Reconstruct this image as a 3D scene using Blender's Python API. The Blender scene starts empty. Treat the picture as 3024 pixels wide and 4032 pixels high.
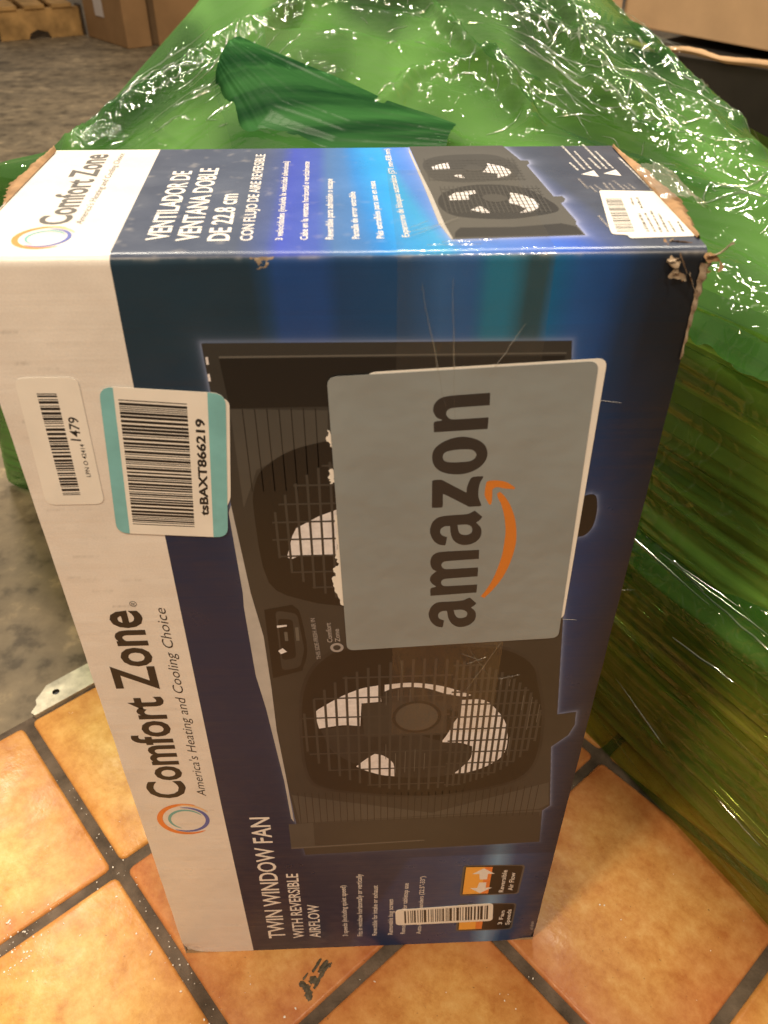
import bpy, bmesh, math, random
import numpy as np
from mathutils import Vector, Matrix
from mathutils.geometry import tessellate_polygon

# ------------------------------------------------------------------ camera, world, lights, exposure
scene = bpy.context.scene
C = scene.collection
W, H, D = 0.330, 0.674, 0.1655          # the carton: width, height, depth in metres

cam_data = bpy.data.cameras.new("camera")
cam = bpy.data.objects.new("camera", cam_data)
C.objects.link(cam)
scene.camera = cam
cam_data.sensor_fit = 'HORIZONTAL'
cam_data.sensor_width = 36.0
cam_data.lens = 36.0 * 3217.04 / 3024.0
cam_data.clip_start = 0.02
cam_data.clip_end = 200.0
pitch, yaw, roll = 0.67561, 0.04101, 0.00289
fwd = Vector((math.sin(yaw)*math.cos(pitch), math.cos(yaw)*math.cos(pitch), -math.sin(pitch)))
rgt = Vector((math.cos(yaw), -math.sin(yaw), 0))
upv = rgt.cross(fwd)
r2 = rgt*math.cos(roll) + upv*math.sin(roll)
u2 = -rgt*math.sin(roll) + upv*math.cos(roll)
M = Matrix((r2, u2, -fwd)).transposed().to_4x4()
M.translation = Vector((0.1721, -0.3489, 0.8088))
cam.matrix_world = M
cam_data.dof.use_dof = True
cam_data.dof.focus_distance = 0.60
cam_data.dof.aperture_fstop = 17.0

world = bpy.data.worlds.new("World")
scene.world = world
world.use_nodes = True
bg = world.node_tree.nodes["Background"]
bg.inputs[0].default_value = (1.0, 0.86, 0.70, 1)
bg.inputs[1].default_value = 0.33

def lamp(name, loc, target, sx, sy, watts, col):
    l = bpy.data.lights.new(name, 'AREA')
    l.shape = 'RECTANGLE'; l.size = sx; l.size_y = sy; l.energy = watts; l.color = col
    o = bpy.data.objects.new(name, l); C.objects.link(o)
    o.location = loc
    d = Vector(target) - Vector(loc)
    o.rotation_euler = d.to_track_quat('-Z', 'Y').to_euler()
    return o
# ceiling tubes of the warehouse (behind) and warm lamps over the tiled corner
lamp("ceiling_tube", (-0.9, 2.6, 3.4), (0.0, 0.9, 0.0), 0.60, 0.05, 75, (1.0, 0.90, 0.74))
lamp("ceiling_tube", (1.3, 2.1, 3.3), (0.3, 0.7, 0.0), 0.60, 0.05, 65, (1.0, 0.90, 0.74))
lamp("ceiling_tube", (0.2, 0.9, 3.0), (0.2, 0.3, 0.0), 0.60, 0.05, 35, (1.0, 0.88, 0.70))
lamp("ceiling_lamp", (-0.75, -0.8, 2.4), (0.0, 0.0, 0.1), 0.22, 0.22, 33, (1.0, 0.77, 0.51))
lamp("ceiling_lamp", (0.8, -1.2, 2.6), (0.2, 0.0, 0.2), 0.22, 0.22, 29, (1.0, 0.80, 0.58))

scene.view_settings.view_transform = 'Standard'
scene.view_settings.look = 'None'
scene.view_settings.exposure = 0.0
scene.view_settings.gamma = 1.0
scene.view_settings.use_curve_mapping = False
scene.render.engine = 'CYCLES'
scene.cycles.max_bounces = 6
scene.cycles.transparent_max_bounces = 14
scene.cycles.use_adaptive_sampling = True
scene.cycles.adaptive_threshold = 0.025
scene.cycles.caustics_reflective = False
scene.cycles.caustics_refractive = False
scene.cycles.sample_clamp_indirect = 6.0

random.seed(7)
rng = np.random.default_rng(11)

# ------------------------------------------------------------------ noise
_perm = rng.permutation(4096)
_ga = rng.random(4096) * 2*np.pi
_gx, _gy = np.cos(_ga), np.sin(_ga)
def perlin(x, y, s=0):
    x = np.asarray(x, float) + 37.7*s + 500; y = np.asarray(y, float) + 91.3*s + 500
    xi = np.floor(x).astype(int); yi = np.floor(y).astype(int)
    xf = x-xi; yf = y-yi
    u = xf*xf*xf*(xf*(xf*6-15)+10); v = yf*yf*yf*(yf*(yf*6-15)+10)
    def g(ix, iy, dx, dy):
        h = _perm[(_perm[ix & 4095] + iy) & 4095]
        return _gx[h]*dx + _gy[h]*dy
    a = g(xi, yi, xf, yf); b = g(xi+1, yi, xf-1, yf); c = g(xi, yi+1, xf, yf-1); d = g(xi+1, yi+1, xf-1, yf-1)
    return (a+(b-a)*u) + ((c+(d-c)*u)-(a+(b-a)*u))*v
def ridged(x, y, s=0):
    return 1 - np.abs(perlin(x, y, s))*2.2
def fbm(x, y, s=0, n=4):
    t = 0; a = 1
    for k in range(n):
        t = t + a*perlin(x*2**k, y*2**k, s+k); a *= .5
    return t
def segdist(X, Y, pts):
    best = np.full(X.shape, 1e9)
    for (ax, ay), (bx, by) in zip(pts[:-1], pts[1:]):
        dx, dy = bx-ax, by-ay
        t = np.clip(((X-ax)*dx+(Y-ay)*dy)/(dx*dx+dy*dy+1e-12), 0, 1)
        best = np.minimum(best, np.hypot(X-ax-t*dx, Y-ay-t*dy))
    return best
def inside(X, Y, poly):
    r = np.zeros(X.shape, bool); n = len(poly)
    for i in range(n):
        x1, y1 = poly[i]; x2, y2 = poly[(i+1) % n]
        c = ((y1 > Y) != (y2 > Y)) & (X < (x2-x1)*(Y-y1)/((y2-y1) or 1e-9)+x1)
        r ^= c
    return r

# ------------------------------------------------------------------ materials
def new_mat(name):
    m = bpy.data.materials.new(name); m.use_nodes = True
    nt = m.node_tree; nt.nodes.clear()
    out = nt.nodes.new('ShaderNodeOutputMaterial')
    return m, nt, out
def N(nt, t, **kw):
    n = nt.nodes.new(t)
    for k, v in kw.items(): setattr(n, k, v)
    return n
def ramp(nt, fac, stops, interp='LINEAR'):
    r = N(nt, 'ShaderNodeValToRGB'); r.color_ramp.interpolation = interp
    while len(r.color_ramp.elements) < len(stops): r.color_ramp.elements.new(0.5)
    for e, (p, c) in zip(r.color_ramp.elements, stops):
        e.position = p; e.color = (*c, 1) if len(c) == 3 else c
    nt.links.new(fac, r.inputs[0]); return r.outputs[0]
def noise(nt, vec, scale, detail=4, rough=.55, dist=0.0):
    n = N(nt, 'ShaderNodeTexNoise'); n.inputs['Scale'].default_value = scale
    n.inputs['Detail'].default_value = detail; n.inputs['Roughness'].default_value = rough
    n.inputs['Distortion'].default_value = dist
    if vec is not None: nt.links.new(vec, n.inputs['Vector'])
    return n.outputs['Fac']
def mapping(nt, vec, scale=(1, 1, 1), rot=(0, 0, 0), loc=(0, 0, 0)):
    m = N(nt, 'ShaderNodeMapping'); m.inputs['Scale'].default_value = scale
    m.inputs['Rotation'].default_value = rot; m.inputs['Location'].default_value = loc
    nt.links.new(vec, m.inputs['Vector']); return m.outputs[0]
def bump(nt, h, strength, dist=0.001, normal=None):
    b = N(nt, 'ShaderNodeBump'); b.inputs['Strength'].default_value = strength; b.inputs['Distance'].default_value = dist
    nt.links.new(h, b.inputs['Height'])
    if normal is not None: nt.links.new(normal, b.inputs['Normal'])
    return b.outputs[0]
def mixc(nt, fac, a, b, mode='MIX'):
    m = N(nt, 'ShaderNodeMix', data_type='RGBA', blend_type=mode)
    for s, v in ((0, fac), (6, a), (7, b)):
        if isinstance(v, bpy.types.NodeSocket): nt.links.new(v, m.inputs[s])
        else: m.inputs[s].default_value = v if s == 0 else (*v, 1)
    return m.outputs[2]
def simple(name, col, rough=.5, spec=.5, metal=0.0, nscale=None, namt=.2, bscale=None, bstr=.2, bdist=.001):
    m, nt, out = new_mat(name)
    p = N(nt, 'ShaderNodeBsdfPrincipled')
    p.inputs['Roughness'].default_value = rough; p.inputs['Metallic'].default_value = metal
    p.inputs['Specular IOR Level'].default_value = spec
    p.inputs['Base Color'].default_value = (*col, 1)
    tc = N(nt, 'ShaderNodeTexCoord')
    if nscale:
        f = noise(nt, tc.outputs['Object'], nscale, 5)
        c = ramp(nt, f, [(.3, tuple(v*(1-namt) for v in col)), (.7, tuple(min(1, v*(1+namt)) for v in col))])
        nt.links.new(c, p.inputs['Base Color'])
    if bscale:
        nt.links.new(bump(nt, noise(nt, tc.outputs['Object'], bscale, 4), bstr, bdist), p.inputs['Normal'])
    nt.links.new(p.outputs[0], out.inputs[0])
    return m

def print_mat():
    m, nt, out = new_mat('laminated_print')
    p = N(nt, 'ShaderNodeBsdfPrincipled')
    at = N(nt, 'ShaderNodeAttribute', attribute_name='print')
    tc = N(nt, 'ShaderNodeTexCoord')
    g = noise(nt, tc.outputs['Object'], 900, 2)
    col = mixc(nt, .10, at.outputs['Color'], ramp(nt, g, [(.3, (.55, .55, .55)), (.7, (1.4, 1.4, 1.4))]), 'MULTIPLY')
    nt.links.new(col, p.inputs['Base Color'])
    wv = noise(nt, mapping(nt, tc.outputs['Object'], (3, 60, 170)), 1.0, 2)
    lump = noise(nt, tc.outputs['Object'], 14, 3)
    b1 = bump(nt, wv, .18, .0012); b2 = bump(nt, lump, .35, .006, b1)
    nt.links.new(b2, p.inputs['Normal'])
    r = ramp(nt, noise(nt, tc.outputs['Object'], 30, 4), [(.3, (.26, .26, .26)), (.7, (.42, .42, .42))])
    nt.links.new(r, p.inputs['Roughness'])
    p.inputs['Specular IOR Level'].default_value = .5
    nt.links.new(p.outputs[0], out.inputs[0])
    return m

MT = {}
MT['print'] = print_mat()
MT['ink_black'] = simple('ink_black', (.018, .017, .017), .32)
MT['ink_grey'] = simple('ink_grey', (.10, .095, .09), .35)
MT['ink_white'] = simple('ink_white', (.78, .76, .74), .35)
MT['ink_dim'] = simple('ink_dim', (.34, .32, .32), .4)
MT['fan_body'] = simple('fan_body', (.040, .039, .036), .33, nscale=12, namt=.18)
MT['fan_rib'] = simple('fan_rib', (.070, .068, .062), .33, nscale=12, namt=.15)
MT['fan_dark'] = simple('fan_dark', (.014, .013, .012), .33)
MT['fan_blade'] = simple('fan_blade', (.030, .029, .028), .33, nscale=25, namt=.35)
MT['fan_mid'] = simple('fan_mid', (.048, .046, .042), .33)
MT['fan_line'] = simple('fan_line', (.12, .115, .105), .35)
MT['fan_ledge'] = simple('fan_ledge', (.45, .44, .43), .35, nscale=60, namt=.1)
MT['fan_light'] = simple('fan_light', (.74, .72, .75), .35, nscale=220, namt=.12)
MT['orange'] = simple('ink_orange', (.80, .24, .05), .35, nscale=20, namt=.2)
MT['amber'] = simple('ink_amber', (.85, .42, .07), .35)
MT['ring_blue'] = simple('ink_ring_blue', (.10, .13, .42), .35)
MT['ring_teal'] = simple('ink_ring_teal', (.16, .42, .42), .35)
MT['ring_pale'] = simple('ink_ring_pale', (.80, .50, .25), .35)
MT['sticker_grey'] = simple('sticker_grey', (.245, .275, .285), .36, nscale=9, namt=.10, bscale=8, bstr=.6, bdist=.010)
MT['sticker_white'] = simple('sticker_white', (.80, .77, .72), .45, nscale=30, namt=.05, bscale=25, bstr=.25, bdist=.002)
MT['sticker_teal'] = simple('sticker_teal', (.20, .50, .54), .42, nscale=60, namt=.1)
MT['logo_orange'] = simple('logo_orange', (.62, .20, .03), .42)
MT['logo_black'] = simple('logo_black', (.030, .027, .026), .42)
MT['kraft'] = simple('kraft', (.33, .205, .11), .8, .2, nscale=60, namt=.35, bscale=180, bstr=.5)
MT['kraft_grey'] = simple('kraft_grey', (.30, .235, .17), .85, .2, nscale=90, namt=.45, bscale=220, bstr=.7)
MT['navy_side'] = simple('navy_side', (.015, .03, .07), .4)
MT['scratch'] = simple('scratch', (.45, .45, .47), .5)

def clear_mat(name, gloss, tint, rough, bscale, bstr, stretch=(1, 1, 1), haze=.03):
    m, nt, out = new_mat(name)
    tr = N(nt, 'ShaderNodeBsdfTransparent'); tr.inputs[0].default_value = (*tint, 1)
    gl = N(nt, 'ShaderNodeBsdfGlossy'); gl.inputs['Roughness'].default_value = rough
    df = N(nt, 'ShaderNodeBsdfDiffuse'); df.inputs[0].default_value = (.8, .78, .72, 1)
    tc = N(nt, 'ShaderNodeTexCoord')
    b = bump(nt, noise(nt, mapping(nt, tc.outputs['Object'], stretch), bscale, 4, .6, .6), bstr, .003)
    nt.links.new(b, gl.inputs['Normal'])
    m0 = N(nt, 'ShaderNodeMixShader'); m0.inputs[0].default_value = haze
    nt.links.new(tr.outputs[0], m0.inputs[1]); nt.links.new(df.outputs[0], m0.inputs[2])
    mx = N(nt, 'ShaderNodeMixShader'); mx.inputs[0].default_value = gloss
    nt.links.new(m0.outputs[0], mx.inputs[1]); nt.links.new(gl.outputs[0], mx.inputs[2])
    nt.links.new(mx.outputs[0], out.inputs[0])
    return m
MT['tape'] = clear_mat('clear_tape', .045, (.98, .97, .95), .10, 40, .4, (1, 1, .25), .012)
MT['tape_edge'] = clear_mat('tape_ridge', .10, (.97, .96, .93), .15, 60, .4, (1, 1, 1), .10)

def film_mat(name, dark, light, opaq0, opaq1, stretch, rot, crinkle, tint, rough=.05, transl=.25, cs=1.0, gmax=.13, det=5):
    """stretch film: tinted see-through sheet, some layers thicker than others, wet-looking gloss"""
    m, nt, out = new_mat(name)
    tc = N(nt, 'ShaderNodeTexCoord'); ob = tc.outputs['Object']
    lay = noise(nt, mapping(nt, ob, stretch, rot), 1.0, det, .5, .35)
    col = ramp(nt, lay, [(.34, dark), (.47, tuple(a*.65+b*.35 for a, b in zip(dark, light))), (.52, tuple(a*.4+b*.6 for a, b in zip(dark, light))), (.66, light)])
    df = N(nt, 'ShaderNodeBsdfDiffuse'); nt.links.new(col, df.inputs[0])
    tl = N(nt, 'ShaderNodeBsdfTranslucent'); nt.links.new(col, tl.inputs[0])
    ma = N(nt, 'ShaderNodeMixShader'); ma.inputs[0].default_value = transl
    nt.links.new(df.outputs[0], ma.inputs[1]); nt.links.new(tl.outputs[0], ma.inputs[2])
    tr = N(nt, 'ShaderNodeBsdfTransparent'); tr.inputs[0].default_value = (*tint, 1)
    op = ramp(nt, lay, [(.3, (opaq0,)*3), (.7, (opaq1,)*3)])
    mb = N(nt, 'ShaderNodeMixShader'); nt.links.new(op, mb.inputs[0])
    nt.links.new(tr.outputs[0], mb.inputs[1]); nt.links.new(ma.outputs[0], mb.inputs[2])
    # fine crinkles: only the gloss sees them
    wobn = N(nt, 'ShaderNodeTexNoise'); wobn.inputs['Scale'].default_value = 14*cs; wobn.inputs['Detail'].default_value = 3
    nt.links.new(ob, wobn.inputs['Vector'])
    va = N(nt, 'ShaderNodeVectorMath', operation='MULTIPLY_ADD'); va.inputs[1].default_value = (.10/cs,)*3
    nt.links.new(wobn.outputs['Color'], va.inputs[0]); nt.links.new(ob, va.inputs[2])
    def mul(a, b):
        k = N(nt, 'ShaderNodeMath', operation='MULTIPLY'); nt.links.new(a, k.inputs[0]); nt.links.new(b, k.inputs[1]); return k.outputs[0]
    nrm_ = None
    for sc, wdt, dist, ms, th, st in ((22, .07, .0045, 9, .46, (1, 1, 1)), (48, .08, .0025, 13, .50, (1.5, .8, 1)), (30, .06, .0040, 6, .50, (.55, 1.6, 1))):
        vo = N(nt, 'ShaderNodeTexVoronoi', feature='DISTANCE_TO_EDGE'); vo.inputs['Scale'].default_value = sc*cs
        nt.links.new(mapping(nt, va.outputs[0], st, (0, 0, .5), (sc, sc*.3, 0)), vo.inputs['Vector'])
        vr = ramp(nt, vo.outputs['Distance'], [(0, (1, 1, 1)), (wdt*.45, (.5, .5, .5)), (wdt, (.12, .12, .12)), (wdt*2.5, (0, 0, 0))])
        amt = ramp(nt, noise(nt, mapping(nt, ob, (1, 1, 1), (0, 0, 0), (sc, 0, 0)), ms*cs, 3), [(th-.04, (0, 0, 0)), (th+.14, (1, 1, 1))])
        nrm_ = bump(nt, mul(vr, amt), .9*crinkle, dist/cs, nrm_)
    b3 = bump(nt, noise(nt, ob, 11*cs, 2, .5, .4), .5*crinkle, .006/cs, nrm_)
    gl = N(nt, 'ShaderNodeBsdfGlossy'); gl.inputs['Roughness'].default_value = rough
    gl.inputs[0].default_value = (1, 1, .94, 1)
    nt.links.new(b3, gl.inputs['Normal'])
    fr = N(nt, 'ShaderNodeFresnel'); fr.inputs[0].default_value = 1.45
    mn = N(nt, 'ShaderNodeMath', operation='MINIMUM'); mn.inputs[1].default_value = gmax; nt.links.new(fr.outputs[0], mn.inputs[0])
    mx = N(nt, 'ShaderNodeMixShader'); nt.links.new(mn.outputs[0], mx.inputs[0])
    nt.links.new(mb.outputs[0], mx.inputs[1]); nt.links.new(gl.outputs[0], mx.inputs[2])
    nt.links.new(mx.outputs[0], out.inputs[0])
    return m

# ------------------------------------------------------------------ object helpers
def link(name, me, mat=None, parent=None, smooth=False):
    o = bpy.data.objects.new(name, me); C.objects.link(o)
    if mat is not None: me.materials.append(mat)
    if parent is not None:
        o.parent = parent
        o.matrix_parent_inverse = Matrix.Translation(-root_of(parent))
    if smooth:
        me.polygons.foreach_set('use_smooth', [True]*len(me.polygons))
    return o
ROOT = {}
def root_of(o):
    return ROOT.get(o.name, Vector((0, 0, 0)))
def tag(o, label=None, cat=None, group=None, kind=None):
    if label: o['label'] = label
    if cat: o['category'] = cat
    if group: o['group'] = group
    if kind: o['kind'] = kind
    return o
def empty(name, loc, label, cat, group=None):
    o = bpy.data.objects.new(name, None); C.objects.link(o); o.location = loc
    o.empty_display_size = .05
    ROOT[o.name] = Vector(loc)
    return tag(o, label, cat, group)
def pyd(name, v, f, mat=None, parent=None, smooth=False):
    me = bpy.data.meshes.new(name); me.from_pydata([tuple(map(float, p)) for p in v], [], f); me.update()
    return link(name, me, mat, parent, smooth)
def grid_mesh(name, P, mat, parent=None, smooth=True, flip=False):
    if flip: P = P[::-1]
    n, m = P.shape[:2]
    me = bpy.data.meshes.new(name)
    i = np.arange(n*m).reshape(n, m)
    q = np.stack([i[:-1, :-1], i[:-1, 1:], i[1:, 1:], i[1:, :-1]], -1).reshape(-1, 4)
    me.vertices.add(n*m); me.vertices.foreach_set('co', P.reshape(-1).astype(np.float32))
    me.loops.add(q.size); me.loops.foreach_set('vertex_index', q.reshape(-1).astype(np.int32))
    me.polygons.add(len(q)); me.polygons.foreach_set('loop_start', np.arange(0, q.size, 4, dtype=np.int32))
    me.update(calc_edges=True)
    return link(name, me, mat, parent, smooth)
def box(name, c, s, mat, parent=None, rz=0.0, bev=0.0, tilt=(0, 0)):
    bm = bmesh.new(); bmesh.ops.create_cube(bm, size=1)
    bmesh.ops.scale(bm, vec=s, verts=bm.verts)
    if bev: bmesh.ops.bevel(bm, geom=bm.edges[:], offset=bev, segments=2, affect='EDGES', profile=.6)
    bm.transform(Matrix.Translation(c) @ Matrix.Rotation(rz, 4, 'Z') @ Matrix.Rotation(tilt[0], 4, 'X') @ Matrix.Rotation(tilt[1], 4, 'Y'))
    me = bpy.data.meshes.new(name); bm.to_mesh(me); bm.free()
    return link(name, me, mat, parent)

def smooth_poly(pts, n=4):
    """closed Catmull-Rom, keeps sharp corners"""
    P = [Vector(p) for p in pts]; k = len(P); out = []
    for i in range(k):
        p0, p1, p2, p3 = P[i-1], P[i], P[(i+1) % k], P[(i+2) % k]
        def ang(a, b, c):
            u = b-a; w = c-b
            return u.angle(w, 0) if u.length > 1e-6 and w.length > 1e-6 else 0
        sh1 = ang(p0, p1, p2) > .95; sh2 = ang(p1, p2, p3) > .95
        m1 = Vector((0, 0)) if sh1 else (p2-p0)*.5
        m2 = Vector((0, 0)) if sh2 else (p3-p1)*.5
        L = (p2-p1).length
        if sh1: m1 = (p2-p1)
        if sh2: m2 = (p2-p1)
        if m1.length > L*1.3: m1 = m1.normalized()*L*1.3
        if m2.length > L*1.3: m2 = m2.normalized()*L*1.3
        for j in range(n):
            t = j/n; t2 = t*t; t3 = t2*t
            out.append((2*t3-3*t2+1)*p1 + (t3-2*t2+t)*m1 + (-2*t3+3*t2)*p2 + (t3-t2)*m2)
    return [(p.x, p.y) for p in out]
def round_poly(pts, r, n=5):
    P = [Vector(p) for p in pts]; k = len(P); out = []
    for i in range(k):
        a, b, c = P[i-1], P[i], P[(i+1) % k]
        u = (a-b); w = (c-b); rr = min(r, u.length*.45, w.length*.45)
        s = b+u.normalized()*rr; e = b+w.normalized()*rr
        for j in range(n+1):
            t = j/n
            out.append(tuple((1-t)**2*s + 2*t*(1-t)*b + t*t*e))
    return out
def to3(fr, x, y, lift):
    """box print coordinates in mm -> world; F front panel, T top panel"""
    if fr == 'F': return (x/1000, -lift/1000, y/1000)
    return (x/1000, y/1000, H + lift/1000)
def flat(name, fr, polys, lift, mat, parent, holes=(), thick=0.0):
    """flat printed shape(s); polys = list of outlines in mm, holes apply to the first"""
    v = []; f = []
    for pi, pl in enumerate(polys):
        loops = [[Vector((x, y, 0)) for x, y in pl]]
        if pi == 0: loops += [[Vector((x, y, 0)) for x, y in h] for h in holes]
        allp = [q for l in loops for q in l]; b = len(v)
        v += [to3(fr, q.x, q.y, lift) for q in allp]
        for t in tessellate_polygon(loops):
            a, bb, c = (allp[i] for i in t)
            area = (bb-a).cross(c-a).z
            t = tuple(t) if area > 0 else tuple(reversed(t))
            f.append(tuple(b+i for i in t))
        if thick and pi == 0:
            n = len(pl); b2 = len(v)
            v += [to3(fr, x, y, lift-thick) for x, y in pl]
            for i in range(n):
                j = (i+1) % n; f.append((b+i, b2+i, b2+j, b+j))
    return pyd(name, v, f, mat, parent)
def bars(name, fr, rects, lift, mat, parent):
    return flat(name, fr, rects, lift, mat, parent)

def text(name, fr, body, p, lift, mat, parent, bold=0.0, shear=0.0, capf=.727, space=1.0):
    """one printed line: p = (baseline start, baseline end, cap top at start) in mm"""
    cu = bpy.data.curves.new('t', 'FONT'); cu.body = body; cu.size = 1; cu.offset = bold; cu.resolution_u = 3
    cu.space_character = space; cu.shear = shear
    o = bpy.data.objects.new('t', cu); C.objects.link(o)
    dg = bpy.context.evaluated_depsgraph_get()
    me0 = o.evaluated_get(dg).to_mesh()
    V = np.array([v.co[:] for v in me0.vertices]); Fc = [tuple(pl.vertices) for pl in me0.polygons]
    o.evaluated_get(dg).to_mesh_clear()
    bpy.data.objects.remove(o); bpy.data.curves.remove(cu)
    x0, x1 = V[:, 0].min(), V[:, 0].max()
    a, b, c = (np.array(q) for q in p)
    ex = (b-a)/max(x1-x0, 1e-6)
    # keep the letters square to their line
    n = np.array([-ex[1], ex[0]]); n = n/np.linalg.norm(n)
    capmm = abs(np.dot(c-a, n))
    ey = n*capmm/capf
    pts = a + (V[:, :1]-x0)*ex + V[:, 1:2]*ey
    return pyd(name, [to3(fr, x, y, lift) for x, y in pts], Fc, mat, parent)
def arc_ring(cx, cy, r0, r1, a0, a1, off=(0, 0), n=36, taper=False):
    out = []; inn = []
    for i in range(n+1):
        t = i/n; a = a0+(a1-a0)*t
        w = math.sin(math.pi*t)**.5 if taper else 1
        out.append((cx+r1*math.cos(a), cy+r1*math.sin(a)))
        rr = r1-(r1-r0)*w
        inn.append((cx+rr*math.cos(a), cy+rr*math.sin(a)))
    return out+inn[::-1]
def bilerp(q, u, v):
    (ax, ay), (bx, by), (cx, cy), (dx, dy) = q      # TL TR BR BL
    return ((1-u)*(1-v)*ax+u*(1-v)*bx+u*v*cx+(1-u)*v*dx, (1-u)*(1-v)*ay+u*(1-v)*by+u*v*cy+(1-u)*v*dy)
def barcode(name, fr, q, nmod, lift, mat, parent, seed, along='v'):
    rs = random.Random(seed); rects = []; i = 0
    while i < nmod:
        w = rs.choice((1, 1, 2, 3)); g = rs.choice((1, 1, 2, 2))
        t0, t1 = i/nmod, min(1, (i+w)/nmod)
        if along == 'v': r = [bilerp(q, 0, t0), bilerp(q, 1, t0), bilerp(q, 1, t1), bilerp(q, 0, t1)]
        else: r = [bilerp(q, t0, 0), bilerp(q, t1, 0), bilerp(q, t1, 1), bilerp(q, t0, 1)]
        rects.append(r); i += w+g
    return flat(name, fr, rects, lift, mat, parent)

def fine_print(fr, p, lift, mat, parent, seed):
    """a line of print too small to read: word-sized clumps of strokes"""
    rs = random.Random(seed); a, b, c = (Vector(q) for q in p); L = (b-a).length; dv = (b-a)/L
    n = Vector((-dv.y, dv.x)); cap = abs((c-a).dot(n)); R = []; x = 0; cw = cap*.55
    while x < L:
        for k in range(rs.randint(2, 8)):
            if x > L: break
            h = cap*rs.choice((.7, .72, 1.0)); w_ = cw*rs.uniform(.45, .85)
            q = [a+dv*x, a+dv*(x+w_), a+dv*(x+w_)+n*h, a+dv*x+n*h]
            R.append([(v.x, v.y) for v in q]); x += cw
        x += cw*.8
    return flat('fine_print', fr, R, lift, mat, parent)

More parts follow.
